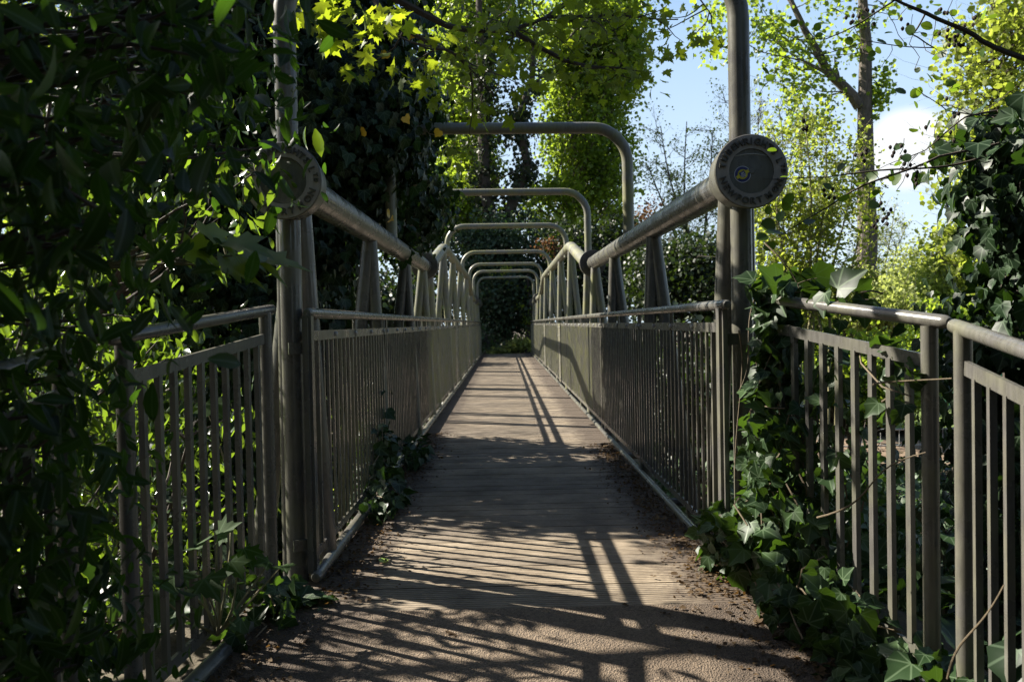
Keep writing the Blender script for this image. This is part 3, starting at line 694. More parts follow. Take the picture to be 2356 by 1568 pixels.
# maple seedling at the foot of the left railing
ms = empty('maple_seedling', at(500, 1460, 2.9), 'low maple seedling with broad lobed leaves poking through the left railing', 'plant')
mb = MB(); P = []; 
for px, py, Y, s in [(440, 1260, 2.85, .12), (500, 1235, 2.9, .10), (560, 1260, 2.95, .09), (620, 1290, 3.0, .08), (650, 1300, 3.05, .07), (400, 1320, 2.8, .13), (470, 1330, 2.75, .13), (360, 1360, 2.75, .12), (530, 1290, 2.9, .09), (470, 930, 3.2, .13)]:
    p = at(px, py, Y); P.append((p, s)); b = at(500, 1460, 2.9); mb.tube(wander(b, p, 6, .04), [.006, .005, .005, .004, .004, .003, .002], 5, False)
mb.build('stems', BARKG, ms)
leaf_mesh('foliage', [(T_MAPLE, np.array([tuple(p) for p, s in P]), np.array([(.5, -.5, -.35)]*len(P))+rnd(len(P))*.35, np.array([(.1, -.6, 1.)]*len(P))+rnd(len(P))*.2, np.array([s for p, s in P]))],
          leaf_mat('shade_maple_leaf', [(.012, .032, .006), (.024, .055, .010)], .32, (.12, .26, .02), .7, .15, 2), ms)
# big sycamore leaf spray crossing the left post
mb = MB(); ks = at(200, 620, 2.3); root = empty('leafy_twig', ks, 'broad bright green leaf spray reaching across the left hoop post', 'twig')
ends = [at(450, 520, 2.35), at(520, 555, 2.4), at(560, 585, 2.45), at(600, 600, 2.5), at(420, 560, 2.3), at(500, 600, 2.4)]
for e in ends: mb.tube(wander(ks, e, 5, .03), [.005, .004, .004, .003, .003, .002], 5, False)
mb.build('stem', BARKG, root)
leaf_mesh('foliage', [(T_MAPLE, np.array([tuple(e) for e in ends]), np.array([(1, .2, -.25)]*6)+rnd(6)*.25, np.array([(0, -.45, 1.)]*6)+rnd(6)*.2, np.full(6, .15))], L_ALDER, root)
# hazel shoot between post and panel
P0 = at(712, 1250, 3.9); P0.z = -.3
hz = empty('young_shrub', P0, 'yellow-green young shrub in the gap between the left hoop post and the bridge panel', 'shrub')
mb = MB(); C = []
for k in range(16):
    e = at(random.uniform(700, 728), random.uniform(1050, 1250), random.uniform(4.0, 4.3)); C.append(e); mb.tube(wander(P0, e, 5, .03), .004, 5, False)
mb.build('stems', BARKG, hz); leaf_mesh('foliage', [cloud(C, 9, .04, .06, T_LONG, (0, 0, .8), (0, -.5, .3))], L_YEL, hz)
# ivy spilling through the left panel onto the deck
def ivy_clump(name, label, blobs, size, mat, T=T_IVY, group=None, vines=(), per=1.):
    base = Vector(blobs[0][0]); base.z -= blobs[0][1][2]
    root = empty(name, base, label, 'ivy', group); mb = MB()
    for v in vines: mb.tube(wander(v[0], v[1], 12, .07, -.02), [.0036*(1-.5*i/12) for i in range(13)], 6)
    for c, r, n in blobs:
        for k in range(max(3, n//22)):
            a = in_blob(c, r, 1, .1)[0]; b = in_blob(c, r, 1, .7)[0]; mb.tube(wander(a, b, 4, .12), [.0035]*5, 4, False)
    mb.build('stems', VINE, root)
    gs = []
    for c, r, n in blobs:
        P = in_blob(c, r, n, .25); out = norm((P-np.array(c))/np.array(r))
        D = rnd(n)*.6+np.array((0, 0, -.5))+out*.4; Nn = rnd(n)*.5+out*.7+np.array((-.1, -.35, .5))
        gs.append((T, P, D, Nn, size*np.clip(1+.4*RNG.normal(size=n), .4, 1.6)))
    leaf_mesh('foliage', gs, mat, root); return root
ivy_clump('ivy', 'ivy growing through the left bridge panel and spilling on the deck edge',
          [((-.84, 5.5, .26), (.09, .45, .26), 150), ((-.74, 5.0, .10), (.14, .5, .12), 130), ((-.87, 5.8, .6), (.06, .4, .2), 20), ((-.72, 6.6, .12), (.1, .6, .12), 90)], .06, L_IVY, group='ivy on the railings')
ivy_clump('ivy', 'ivy patch at the foot of the left hoop post beside the path',
          [((-.98, 3.15, .04), (.16, .28, .12), 90), ((-.85, 3.3, .0), (.12, .15, .06), 40)], .075, L_IVYB, group='ivy on the railings')
# ivy on the right railing
ivy_clump('ivy', 'thick ivy swallowing the far post of the right railing and spreading over the deck corner',
          [((1.12, 3.42, 1.0), (.09, .13, .24), 230), ((1.10, 3.36, .62), (.13, .2, .34), 330), ((1.08, 3.3, .25), (.17, .32, .3), 380), ((.98, 3.62, .14), (.13, .32, .16), 240),
           ((1.08, 2.95, .08), (.16, .3, .2), 170), ((1.22, 2.9, -.02), (.14, .3, .2), 150), ((1.26, 3.15, .62), (.08, .25, .5), 150), ((1.30, 2.8, .9), (.06, .2, .15), 24)], .060, L_IVYB, group='ivy on the railings',
          vines=[(at(1735, 690, 3.5), at(1700, 900, 3.4)), (at(1760, 700, 3.4), at(1740, 1000, 3.3)), (at(1700, 760, 3.4), at(1690, 1100, 3.3)), (at(2010, 885, 2.75), at(2190, 870, 2.45)), (at(1880, 1190, 2.8), at(2130, 1040, 2.5))])
ivy_clump('ivy', 'low ivy and weeds along the foot of the right railing in the bottom corner',
          [((1.24, 2.55, -.02), (.16, .22, .13), 110), ((1.36, 2.2, -.05), (.16, .3, .14), 120), ((1.08, 2.62, -.06), (.1, .16, .05), 40)], .068, L_IVYB, group='ivy on the railings',
          vines=[(at(2180, 1560, 2.1), at(2310, 1345, 2.0))])
ivy_clump('ivy', 'ivy shoots curling above the right handrail beside the hoop post',
          [((1.16, 3.38, 1.26), (.16, .12, .06), 34), ((1.30, 3.1, 1.2), (.12, .14, .05), 16)], .082, L_IVYB, group='ivy on the railings',
          vines=[(at(1745, 690, 3.4), at(1880, 640, 3.3)), (at(1760, 560, 3.4), at(1850, 690, 3.3)), (at(1850, 690, 3.3), at(1935, 700, 3.2))])

# ------------------------------------------------------------ right edge: ivy tree, alder branch
ivr = empty('ivy_clad_tree', (2.9, 3.8, -1.9), 'ivy-covered tree at the right edge of the picture behind the nearest railing', 'tree', 'ivy-covered trees')
mb = MB(); tr = [(2.9, 3.8, -1.9), (2.5, 3.75, 0), (2.42, 3.7, 1.5), (2.55, 3.8, 3.4)]; mb.tube(tr, [.14, .11, .09, .05], 12)
bl = [(tuple(at(2325, 360, 3.7)), (.22, .3, .24)), (tuple(at(2310, 470, 3.7)), (.17, .3, .18)), (tuple(at(2350, 620, 3.7)), (.18, .3, .3)), (tuple(at(2300, 780, 3.7)), (.24, .35, .26)), (tuple(at(2330, 1000, 3.7)), (.3, .4, .4)), (tuple(at(2330, 1350, 3.7)), (.4, .5, .5))]
for c, r in bl:
    for k in range(6): mb.tube(wander(interp(tr, (c[2]+1.9)/5.3), in_blob(c, r, 1, .9)[0], 5, .1), [.015*(1-.8*i/5) for i in range(6)], 5, False)
mb.build('trunk', BARK, ivr)
leaf_mesh('ivy', [surf_leaves(c, r, int(2400*r[0]*r[2]+120), .064, T_IVY, .34, .4) for c, r in bl]+[surf_leaves(c, tuple(.7*q for q in r), int(1500*r[0]*r[2]+80), .064, T_IVY, .3) for c, r in bl], L_IVY, ivr)

ald = empty('alder_tree', (4.6, 3.6, -2.2), 'alder reaching in from the right with round leaves and small dark cones', 'tree')
mb = MB(); st = [(4.6, 3.6, -2.2), (4.5, 3.6, 0), (4.3, 3.6, 2.4), (4.2, 3.7, 4)]; mb.tube(st, [.16, .14, .11, .06], 10)
tips = []
def ab(pts, r, n=5):
    out = []
    for a, b in zip(pts, pts[1:]): out += wander(a, b, n, .025)[:-1]
    out.append(Vector(pts[-1])); k = len(out); mb.tube(out, [r*(1-.8*i/(k-1)) for i in range(k)], 6); return out
Ya = 3.6
a1 = ab([interp(st, .8), at(2420, 160, Ya), at(2260, 95, Ya), at(2130, 30, Ya), at(2060, 0, Ya), at(1960, -20, Ya)], .017)
a2 = ab([interp(st, .72), at(2300, 330, Ya), at(2160, 360, Ya), at(1990, 425, Ya), at(1880, 490, Ya), at(1760, 560, Ya)], .008)
a3 = ab([at(2300, 350, Ya), at(2180, 382, Ya), at(2020, 392, Ya), at(1900, 408, Ya), at(1755, 412, Ya)], .006)
a4 = ab([at(2330, 250, Ya), at(2220, 270, Ya), at(2130, 345, Ya), at(2020, 390, Ya)], .005)
a5 = ab([at(2310, 265, Ya), at(2180, 255, Ya), at(2100, 200, Ya)], .004)
a6 = ab([at(2060, 0, Ya), at(1900, 90, Ya), at(1760, 100, Ya)], .004)
a7 = ab([at(2130, 30, Ya), at(2100, 80, Ya), at(2150, 110, Ya), at(2000, 95, Ya), at(1840, 140, Ya), at(1770, 172, Ya)], .004)
spots = [(2195,185,1),(2190,200,1),(2145,190,1),(2115,205,1),(2085,215,1),(2110,250,.7),(2155,185,.8),(2100,305,.9),(2080,330,1),(2170,333,.9),(2115,290,.6),(2270,14,1.4),(2225,75,1.2),(2160,15,1),(2145,65,1),(2105,75,1),(2060,90,1.1),(2040,100,.9),(2005,130,.8),(2055,75,.7),(1910,55,1.3),(1935,30,1),(1770,170,.9),(1780,175,.7),
         (2020,395,1.2),(2075,402,1.3),(1945,375,.9),(1930,405,.9),(1900,420,.9),(1825,445,1.3),(1930,450,1),(1955,455,1),(1870,505,1.1),(2025,440,1),(2020,465,1),(2000,500,.7),(1785,520,1.5),(1800,535,1.6),(1765,540,1.2),(1752,355,.8),(1765,345,.8),(2080,355,.9),(2070,375,1),(2050,400,.8),(1990,420,1),(1850,430,.8),(1800,485,1),(1820,480,.9),(2180,120,.9),(1780,575,1.3)]
n = len(spots); P = np.array([tuple(at(x, yv, Ya+random.uniform(-.12, .12))) for x, yv, s in spots])
D = rnd(n)*.5+np.array((-.5, 0, -.2)); Nn = rnd(n)*.5+np.array((0, -.7, .6))
gl = [(T_ROUND, P, D, Nn, np.array([s*.052 for *_, s in spots]))]
extra_c = []
for pl in (a1, a2, a3, a4, a5, a6, a7):
    for k in range(9):
        s = interp(pl, random.uniform(.1, 1)); e = s+Vector((random.gauss(0, .07), random.gauss(0, .06), random.gauss(-.02, .06))); mb.tube(wander(s, e, 4, .1), .0015, 4, False); extra_c.append(e)
ee = np.array([tuple(e) for e in extra_c]); k = len(ee)
gl.append((T_ROUND, ee, rnd(k), rnd(k)+np.array((0, -.6, .6)), RNG.uniform(.018, .045, k)))
mb.build('trunk', BARKD, ald); leaf_mesh('crown', gl, L_ALDER, ald)
for px, py, n_ in [(1965,40,5),(2005,40,4),(2090,60,3),(2180,85,5),(2200,110,6),(2215,75,4),(2180,20,5),(2150,300,3),(2190,250,3),(2070,345,7),(2085,385,6),(2195,300,2),(1910,440,5),(2025,470,6),(2030,510,8),(2110,405,4),(1990,355,5),(1860,300,4),(2240,60,4)]:
    c = at(px, py, Ya); cb = MB()
    for q in range(n_):
        p = c+Vector((random.gauss(0, .018), random.gauss(0, .015), random.gauss(0, .018)))
        cb.tube([p+Vector((0, 0, .010)), p+Vector((0, 0, .005)), p, p-Vector((0, 0, .006)), p-Vector((0, 0, .010))], [.002, .0068, .0078, .0055, .001], 7)
    cb.tube(wander(c-Vector((0, 0, .02)), c+Vector((.02, 0, .05)), 4, .1), .0015, 4); cb.build('cone_cluster', CONE, ald)


# ------------------------------------------------------------ far trees
GL = -2.4
# poplars beyond the far end
def pt(px, Y, z): 
    q = at(px, 700, Y); return (q.x, q.y, z)
def blob(px, py, Y, rx, ry, rz, k):   # rx, rz given in pixels of the view
    q = at(px, py, Y); s = Y/1900; return (tuple(q), (rx*s, ry, rz*s), k)
tree('poplar_tree', 'tall leafy poplar filling the top centre, its trunk wrapped in dark ivy', 'tree', 'tall trees beyond the far end', [pt(1105, 40, -.5), pt(1108, 40, 5), pt(1100, 40, 11), pt(1085, 40, 17)], .5,
     [blob(1060, 330, 40, 85, 3, 170, 85), blob(1090, 60, 40, 120, 3, 150, 90), blob(1020, 480, 38, 50, 2, 90, 26), blob(1040, 120, 41, 70, 3, 150, 44), blob(1130, 520, 39, 80, 2, 50, 20)], 120, (.42, .42, .36), .17, T_TRI, L_POP, BARK, .10, twigs=1)
tree('poplar_tree', 'tall leafy poplar standing against the sky edge right of the first poplar', 'tree', 'tall trees beyond the far end', [pt(1320, 42, -.5), pt(1325, 42, 5), pt(1330, 42, 11), pt(1345, 42, 18)], .5,
     [blob(1350, 300, 42, 95, 3, 180, 115), blob(1385, 90, 42, 95, 3, 150, 110), blob(1270, 120, 43, 70, 3, 150, 44), blob(1400, 420, 42, 60, 3, 110, 40), blob(1290, 480, 41, 90, 2.5, 70, 34), blob(1440, 120, 42, 45, 2, 90, 30)], 120, (.42, .42, .36), .17, T_TRI, L_POP, BARK, .10, twigs=1)
# ivy-wrapped forked trunk between them
ft = empty('ivy_clad_tree', pt(1175, 36, -.4), 'forked ivy-wrapped trunk between the two poplars at the far end', 'tree', 'ivy-covered trees')
mb = MB(); A = [at(1150, 790, 36), at(1150, 600, 36), at(1115, 430, 36), at(1110, 250, 36), at(1105, 100, 36), at(1100, -50, 36)]; B = [at(1150, 600, 36), at(1180, 460, 36), at(1215, 380, 36), at(1190, 280, 36), at(1225, 180, 36), at(1230, 60, 36)]
mb.tube(A, [.35, .3, .26, .22, .18, .1], 10); mb.tube(B, [.3, .24, .2, .17, .12, .05], 10)
for k in range(26):
    s = interp(random.choice((A, B)), random.uniform(.2, 1)); e = s+Vector((random.gauss(0, 1.3), random.gauss(0, .8), random.uniform(.2, 1.6))); mb.tube(wander(s, e, 5, .12), [.05, .04, .03, .025, .02, .01], 5, False)
mb.build('trunk', BARKD, ft)
cs = []
for pl, m_ in ((A, 90), (B, 60)):
    for k in range(m_): cs.append(interp(pl, random.uniform(0, .85))+Vector((random.gauss(0, .28), random.gauss(0, .28), 0)))
leaf_mesh('ivy', [cloud(cs, 45, (.24, .24, .2), .15, T_TRI, (0, 0, -.8), (0, -.5, .3))], L_DARK, ft)
# dark ivy wall at the end of the bridge
def mass(name, label, cat, group, base, blobs, per, spread, size, T, lm, hgt):
    tr_ = [base, (base[0]+.1, base[1], base[2]+hgt*.5), (base[0], base[1], base[2]+hgt)]
    return tree(name, label, cat, group, tr_, .18, blobs, per, spread, size, T, lm, BARKD, .05, twigs=1, limb_share=.6)
mass('ivy_clad_tree', 'dark ivy-hung tree closing the view at the end of the deck', 'tree', 'ivy-covered trees', pt(1165, 35, -.2), [blob(1165, 690, 34, 95, 1.2, 110, 105), blob(1165, 560, 35, 130, 1.2, 60, 60), blob(1100, 640, 34.5, 50, 1, 140, 45), blob(1245, 640, 34.5, 50, 1, 130, 45)], 75, (.3, .3, .28), .12, T_TRI, L_IVY, 5.5)
mass('evergreen_tree', 'dark evergreen behind the left chord, left of the far hoops', 'tree', 'evergreens behind the bridge', pt(985, 30, GL), [blob(990, 640, 30, 60, 1.5, 150, 60), blob(940, 560, 31, 60, 1.5, 120, 45)], 75, (.35, .35, .3), .13, T_TRI, L_DARK, 6)
mass('evergreen_tree', 'low dark evergreen showing under the left chord between its legs', 'tree', 'evergreens behind the bridge', pt(870, 24, GL), [blob(870, 700, 24, 95, 1.2, 60, 70), blob(800, 760, 23, 90, 1.2, 60, 40)], 75, (.3, .3, .24), .12, T_TRI, L_DARK, 3.5)
mass('evergreen_tree', 'dark evergreen showing between the right chord legs, nearest the far hoops', 'tree', 'evergreens behind the bridge', pt(1330, 33, GL), [blob(1320, 620, 33, 70, 1.5, 120, 75), blob(1420, 610, 33, 70, 1.5, 110, 70)], 80, (.38, .38, .3), .14, T_TRI, L_DARK, 5.5)
mass('evergreen_tree', 'dark evergreen filling the gap left of the right hoop post', 'tree', 'evergreens behind the bridge', pt(1560, 26, GL), [blob(1590, 640, 26, 85, 1.5, 100, 90), blob(1500, 650, 27, 60, 1.5, 110, 55), blob(1660, 700, 26, 60, 1.5, 70, 40)], 80, (.33, .33, .26), .12, T_TRI, L_DARK, 5)
mass('copper_shrub', 'reddish-leaved shrub glimpsed above the right chord in front of the evergreens', 'shrub', None, pt(1500, 32, GL), [blob(1498, 490, 32, 32, .8, 30, 12), blob(1262, 560, 32, 18, .6, 18, 5)], 40, (.25, .25, .2), .1, T_TRI, L_RED, 6.2)
mass('low_shrub', 'pale-leaved low shrub lit by sun where the deck ends', 'shrub', None, pt(1200, 31.3, -.1), [blob(1195, 796, 31.2, 26, .3, 16, 26), blob(1160, 806, 31.2, 40, .3, 8, 14)], 40, (.12, .12, .08), .10, T_TRI, L_PALE, .5)
mass('lit_ivy_sprays', 'brighter leaf sprays added as sunlit flecks on the dark ivy at the deck end', 'tree', None, pt(1215, 33, -.1), [blob(1212, 720, 32.6, 22, .3, 60, 9), blob(1150, 650, 32.6, 40, .3, 50, 5)], 16, (.12, .12, .12), .11, T_TRI, L_POP, 3.2)  # brighter leaves stand in for sun catching the ivy
mass('low_shrub', 'dim green undergrowth at the left corner of the deck end', 'shrub', None, pt(1120, 31.5, -.1), [blob(1120, 800, 31.5, 30, .4, 14, 16), blob(1095, 770, 31.5, 15, .4, 30, 10)], 40, (.15, .15, .1), .10, T_TRI, L_IVYB, .6)
# left background: bright trees behind the laurels
tree('roadside_tree', 'bright yellow-green tree glimpsed through gaps of the left foliage', 'tree', 'sunlit trees on the left', [pt(420, 40, GL), pt(440, 40, 4), pt(480, 40, 9), pt(470, 40, 17)], .4,
     [blob(480, 250, 40, 220, 4, 230, 150), blob(250, 450, 41, 220, 4, 230, 120), blob(620, 420, 42, 140, 3, 200, 90), blob(120, 200, 42, 180, 4, 220, 90)], 75, (.7, .7, .6), .27, T_TRI, L_YEL, BARKG, .1)
tree('roadside_tree', 'green tree low behind the left railing, under the yellow-green one', 'tree', 'sunlit trees on the left', [pt(120, 11, GL), pt(130, 11, 0), pt(150, 11, 3)], .15,
     [blob(150, 750, 11, 260, 1.5, 200, 80), blob(480, 760, 12, 200, 1.5, 170, 70), blob(600, 1000, 11.5, 170, 1.2, 160, 60), blob(300, 1050, 10.5, 240, 1.2, 160, 60)], 55, (.3, .3, .25), .11, T_TRI, L_POP, BARKG, .03)
# right background
tk = [at(1990, 860, 24), at(1988, 700, 24), at(1996, 560, 24), at(1992, 400, 24), at(1990, 240, 24), at(1992, 100, 24), at(1985, 0, 24), at(1980, -120, 24)]
fk = wander(at(1978, 245, 24), at(1900, 160, 24), 4, .03)[:-1]+wander(at(1900, 160, 24), at(1838, 40, 24), 4, .05)[:-1]+wander(at(1838, 40, 24), at(1790, -60, 24), 3, .05)
tree('tall_tree', 'tall bare-trunked tree with one big left fork rising above the right railing', 'tree', None, tk, .36,
     [blob(1830, 120, 24, 90, 1.5, 110, 34), blob(1700, 70, 24, 100, 1.5, 80, 24), blob(1860, 250, 24, 70, 1.2, 70, 16), blob(1960, -20, 24, 160, 2, 50, 22)], 34, (.24, .24, .2), .125, T_TRI, L_POP, BARK, .032,
     limb_share=.28, forks=[(fk, .17), (wander(at(1930, 190, 24), at(1920, 130, 24), 3, .02), .06), (wander(at(2000, 260, 24), at(2030, 200, 24), 3, .02), .05)],
     extra=[cloud([at(2030, 180, 24), at(2033, 205, 24), at(2015, 235, 24), at(1985, 60, 24), at(1960, 110, 24)], 110, (.18, .18, .26), .12, T_TRI)], twigs=1)
def airy(label, base_px, Y, stems, leafy, per, size, lm, bm, sp, r=.03, tw=26, name='young_tree', group=None, fine=7):
    """many thin stems fanning up with fine twigs"""
    b = at(base_px, 900, Y); b.z = GL; root = empty(name, b, label, 'tree', group); mb = MB(); C = []
    for x0, y0, x1, y1 in stems:
        p = at(x0, y0, Y); q = at(x1, y1, Y+random.uniform(-1, 1)); pl = wander(p, q, 8, .025); pl = [Vector((b.x*.3+p.x*.7, b.y, GL))]+pl
        mb.tube(pl, [r*(1-.8*i/len(pl)) for i in range(len(pl))], 6)
        L = (q-p).length
        for k in range(tw):
            t = random.uniform(.15, 1); s = interp(pl, t); ln = L*random.uniform(.08, .28)*(1.15-t*.6)
            d = Vector((random.gauss(0, 1), random.gauss(0, .8), random.uniform(.2, 1.3))).normalized()
            e = s+d*ln; tl = wander(s, e, 4, .1); mb.tube(tl, [r*.28, r*.22, r*.17, r*.12, r*.08], 4, False)
            for j in range(fine):
                s2 = interp(tl, random.uniform(.2, 1)); e2 = s2+(d+Vector((random.gauss(0, .8), random.gauss(0, .8), random.gauss(.2, .6))))*ln*.28
                mb.tube(wander(s2, e2, 3, .1), [r*.11, r*.09, r*.07, r*.05], 3, False)
                if random.random() < leafy: C.append(e2)
    mb.build('stems', bm, root); leaf_mesh('foliage', [cloud(C, per, sp, size, T_SMALL, (0, 0, .1), (0, 0, .4))], lm, root); return root
airy('slender many-stemmed young tree with yellow spring leaves behind the right handrail', 1860, 13, [(1800, 760, 1790, 330), (1820, 760, 1840, 300), (1850, 760, 1850, 260), (1870, 760, 1900, 290), (1890, 760, 1870, 420), (1790, 760, 1765, 420), (1910, 760, 1965, 330), (1840, 760, 1815, 440), (1930, 760, 2000, 450), (1860, 760, 1925, 420)], .62, 8, .066, L_YEL, BARKG, (.12, .12, .10), .026, 34, fine=6, group='young trees on the right')
airy('sparse grey-twigged tree against the sky left of the right hoop post', 1600, 38, [(1600, 640, 1520, 290), (1600, 640, 1580, 280), (1610, 640, 1640, 300), (1590, 640, 1490, 380), (1620, 640, 1690, 240), (1600, 640, 1550, 400)], .55, 6, .11, L_PALE, BARK, (.22, .22, .16), .07, 34, fine=6, group='young trees on the right')
airy('bare-twigged tree behind the hoop post top on the right', 1760, 36, [(1740, 640, 1700, 210), (1750, 640, 1790, 240), (1745, 640, 1745, 260), (1750, 640, 1830, 330)], .3, 4, .11, L_PALE, BARK, (.22, .22, .16), .07, 34, fine=7, group='young trees on the right')
airy('pale bare-branched tree on the skyline right of the tall trunk', 2040, 45, [(2020, 760, 2010, 480), (2030, 760, 2060, 470), (2020, 760, 2085, 520), (2025, 760, 1985, 500)], .5, 5, .1, L_PALE, BARKG, (.2, .2, .2), .07, 44, fine=8, group='young trees on the right')
def bush(label, px, py, Y, rx, rz, k, lm, size, per, sp, cat='tree', name='round_tree', base=None):
    return mass(name, label, cat, 'round bushy trees on the right skyline', pt(px, Y, GL), [blob(px, py, Y, rx, 2, rz, k)]+[blob(px+random.uniform(-.6, .6)*rx, py+random.uniform(.1, .9)*rz, Y-.6, rx*.5, 1.4, rz*.5, k//3) for _ in range(2)], per, sp, size, T_TRI, lm, 1)
bush('soft olive-green rounded tree on the skyline below the cloud', 2115, 660, 42, 80, 105, 80, L_PALE, .13, 90, (.35, .35, .3))
bush('yellow-green rounded tree beside the right edge ivy', 2215, 640, 34, 80, 110, 80, L_YEL, .13, 90, (.3, .3, .28))
bush('pale willow bush just above the middle of the right handrail', 1960, 700, 22, 130, 75, 80, L_PALE, .09, 90, (.22, .22, .18))
bush('leafy bush behind the right handrail next to the hoop post', 1800, 690, 19, 90, 90, 70, L_YEL, .08, 90, (.2, .2, .18))
bush('green bank of bushes right of the willow bush', 2140, 740, 26, 130, 50, 70, L_POP, .1, 90, (.25, .25, .2))
bush('dark green bushes low behind the right railing bars', 1950, 850, 18, 240, 80, 110, L_POP, .09, 80, (.22, .22, .2))
bush('shady bush low behind the bridge panel on the right', 1600, 900, 12, 190, 120, 70, L_DARK, .09, 80, (.2, .2, .2))
bush('shady brambles under the right railing', 1850, 1230, 7, 260, 160, 90, L_IVYB, .07, 60, (.16, .16, .14))
bush('brambles below the track beyond the right railing', 2050, 1200, 9.5, 220, 95, 60, L_IVY, .07, 60, (.16, .16, .14))
tree('leafy_tree', 'bright yellow-green leaved tree rising along the right edge above the ivy', 'tree', None, [pt(2330, 15, GL), pt(2325, 15, 1), pt(2300, 15, 3.5), pt(2290, 15, 7)], .16,
     [blob(2290, 120, 15, 110, 1.2, 140, 70), blob(2260, 330, 15, 80, 1.2, 130, 40), blob(2250, 560, 15, 90, 1, 90, 26), blob(2360, 350, 15, 70, 1, 300, 40), blob(2190, 430, 15, 30, .6, 60, 6)], 44, (.2, .2, .17), .095, T_TRI, L_YEL, BARKD, .03, twigs=2)
# track railing, mesh fence
tr0 = at(1940, 990, 21); tr1 = at(2190, 993, 21)
rl = empty('track_railing', (tr0.x, 21, GL), 'thin galvanised railing beside the sandy track seen through the right railing bars', 'railing')
mb = MB(); mb.tube([(tr0.x-4, 21, tr0.z), (tr1.x+3, 21, tr0.z)], .025, 8); mb.build('top_rail', GALV, rl)
mb = MB(); mb.tube([(tr0.x-4, 21, GL+.2), (tr1.x+3, 21, GL+.2)], .02, 8); mb.build('bottom_rail', GALV, rl)
mb = MB(); x = tr0.x-4
while x < tr1.x+3: mb.tube([(x, 21, GL+.1), (x, 21, tr0.z)], .009, 6, False); x += .16
tag(mb.build('bars', GALV, rl), kind='stuff')
gm, ns, ls, b = nodes('green_mesh'); b.inputs['Base Color'].default_value = (.02, .12, .07, 1); b.inputs['Roughness'].default_value = .5
f0 = at(2190, 790, 27); f1 = at(2420, 790, 27)
mf = empty('mesh_fence', (f0.x, 27, GL), 'green wire mesh fence along the field at the right', 'fence')
mb = MB(); x = f0.x-1
while x < f1.x+3:
    mb.bar((x, 27, GL), (x, 27, f0.z+.3), .014, .014, (0, 1, 0)); x += .13
zz = GL+.1
while zz < f0.z+.3: mb.bar((f0.x-1, 27, zz), (f1.x+3, 27, zz), .014, .014); zz += .2
mb.build('mesh', gm, mf, False)
mb = MB()
for k in range(4): mb.box((f0.x-1+k*2.6, 26.96, GL), (f0.x-.94+k*2.6, 27.04, f0.z+.4))
mb.build('posts', gm, mf, False)

# unseen trees added behind the camera to block sky light
for i, (x, y, rr, lab) in enumerate([(-4.5, -4.5, 3.2, 'unseen tree added for shade, left of the path behind the photographer'), (7.2, -2.6, 3.0, 'unseen tree added for shade, right of the path behind the photographer'), (-.5, -8, 3.6, 'unseen tree added for shade, at the end of the path behind the photographer')]):
    tree('added_shade_tree', lab, 'tree', 'unseen trees added for shade round the path', [(x, y, -1.5), (x+.1, y, 1.5), (x, y+.1, 4), (x-.1, y, 7)], .28,
         [((x, y, 1.2), (rr, rr*.6, 2.2), 80), ((x, y, 4.6), (rr*1.2, rr*.9, 2.4), 130)], 48, (.5, .5, .45), .30, T_TRI, L_DARK, BARK, .06, twigs=0)

for x, y, lab in ((-2.7, -1.6, 'unseen thick bush added for shade, left of the path behind the photographer'), (3.2, -1.9, 'unseen thick bush added for shade, right of the path behind the photographer')):  # unseen bushes added beside the camera to block ambient light
    mass('added_shade_bush', lab, 'bush', 'unseen bushes added for shade behind the photographer', (x, y, -.8), [((x, y, .9), (1.1, 1.9, 1.9), 130)], 55, (.26, .26, .24), .15, T_TRI, L_DARK, 2.4)
tree('added_shade_tree', 'unseen broad tree added to shade the near left railing from above', 'tree', 'unseen trees added for shade round the path', [(-4.2, -.8, -1.5), (-4.1, -.7, .5), (-3.6, -.4, 2.4), (-2.8, 0, 3.8)], .22,
     [((-2.3, .5, 3.7), (1.7, 1.6, .7), 70), ((-3.9, .2, 2.4), (1.0, 1.6, 1.4), 50)], 46, (.3, .3, .25), .18, T_TRI, L_DARK, BARK, .04, twigs=0)  # crown added out of view to keep sky light off the left railing
# ------------------------------------------------------------ ground cover and litter
def ground_scatter(name, n, xr, yr, size, T, lm, reject=None, up=.0, lay=False):
    x = RNG.uniform(*xr, n); y = RNG.uniform(*yr, n)
    k = np.ones(n, bool) if reject is None else ~reject(x, y); x, y = x[k], y[k]; n = len(x)
    z = gz(x, y)+np.abs(RNG.normal(size=n))*up+.01
    P = np.stack([x, y, z], 1); D = rnd(n)*(.5 if lay else 1)+(np.array((0, 0, 0)) if lay else np.array((0, 0, .4))); 
    if lay: D[:, 2] *= .15
    Nn = rnd(n)*.35+np.array((0, 0, 1.))
    o = leaf_mesh(name, [(T, P, D, Nn, size*np.clip(1+.4*RNG.normal(size=n), .3, 2))], lm); return tag(o, kind='stuff')
o = ground_scatter('undergrowth', 26000, (-9, -1.2), (1, 30), .09, T_IVY, L_IVY, up=.22); o['label'] = 'dim ivy ground cover under the trees on the left bank'; o['category'] = 'undergrowth'
o = ground_scatter('undergrowth', 22000, (1.35, 12), (1.2, 19), .09, T_IVY, L_IVY, up=.2); o['label'] = 'ivy and weed ground cover on the right bank below the railing'; o['category'] = 'undergrowth'
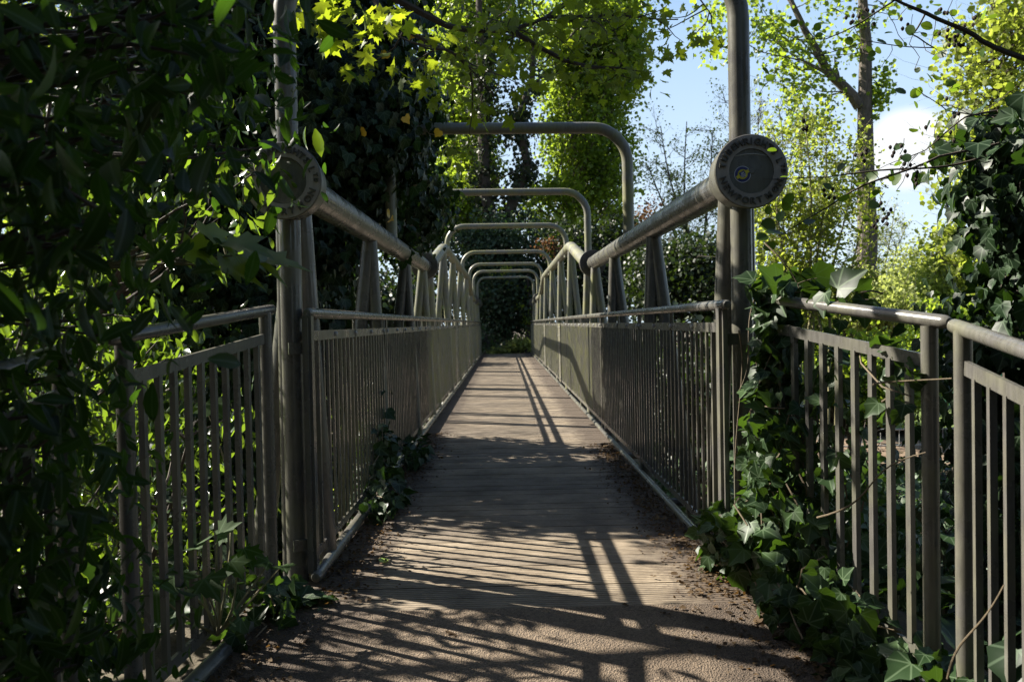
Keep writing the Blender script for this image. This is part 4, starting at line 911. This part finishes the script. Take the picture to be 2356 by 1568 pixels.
# litter: along both edges of deck and path
def litter(label, pts_fn, n, size, lm, T=T_SMALL):
    P = np.array([pts_fn() for _ in range(n)]); D = rnd(n); D[:, 2] *= .12; Nn = rnd(n)*.4+np.array((0, 0, 1.))
    o = leaf_mesh('leaf_litter', [(T, P, D, Nn, size*np.clip(1+.5*RNG.normal(size=n), .25, 2.2))], lm); tag(o, label, 'leaf litter', kind='stuff')
def lp_left():
    y = random.uniform(2.2, 8.5); w_ = abs(random.gauss(0, .12)); x = XL+.03+w_ if y > 3.3 else -1.05+.08*(y-3.3)*-1+w_*1.3
    return (x, y, .006+random.uniform(0, .012) if y > 3.22 else float(gz(x, y))+.04)
def lp_right():
    y = random.uniform(1.9, 7.5); w_ = abs(random.gauss(0, .11 if y > 3.3 else .2)); x = XR-.03-w_ if y > 3.3 else 1.1-.12*(y-3.3)-w_
    return (x, y, .006+random.uniform(0, .012) if y > 3.22 else float(gz(x, y))+.04)
litter('brown crumbled leaf litter along the left deck and path edge', lp_left, 3600, .016, L_DEAD)
litter('brown crumbled leaf litter along the right deck and path edge', lp_right, 4200, .016, L_DEAD)
litter('larger curled dead leaves and bits lying on the litter by the right deck edge', lp_right, 90, .032, L_DEAD, T_ROUND)
litter('larger curled dead leaves lying on the litter by the left deck edge', lp_left, 90, .034, L_DEAD, T_LAUREL)
def lone(label, px, py, s, mat, T):
    p = at(px, py, 0, z=.012 if py < 1400 else -.02)
    root = leaf_mesh('fallen_leaf', [(T, np.array([(0., 0., 0.)]), rnd(1)*np.array((1, 1, .05)), np.array([(.1, -.2, 1.)]), np.array([s]))], mat)
    root.location = p; tag(root, label, 'leaf', 'fallen leaves on the deck'); return root
GR = leaf_mat('fresh_leaf', [(.25, .38, .08), (.3, .42, .1)], .3, (.5, .7, .1))
lone('small fresh green leaf lying on the left part of the deck', 886, 1283, .055, GR, T_ROUND)
lone('brown curled dead leaf on the deck near the left edge', 862, 1192, .05, L_DEAD, T_LAUREL)
lone('brown flat leaf on the tarmac in the foreground, centre', 1060, 1462, .09, L_DEAD, T_MAPLE)
lone('orange-brown leaf on the right edge of the deck', 1560, 1318, .035, L_DEAD, T_ROUND)
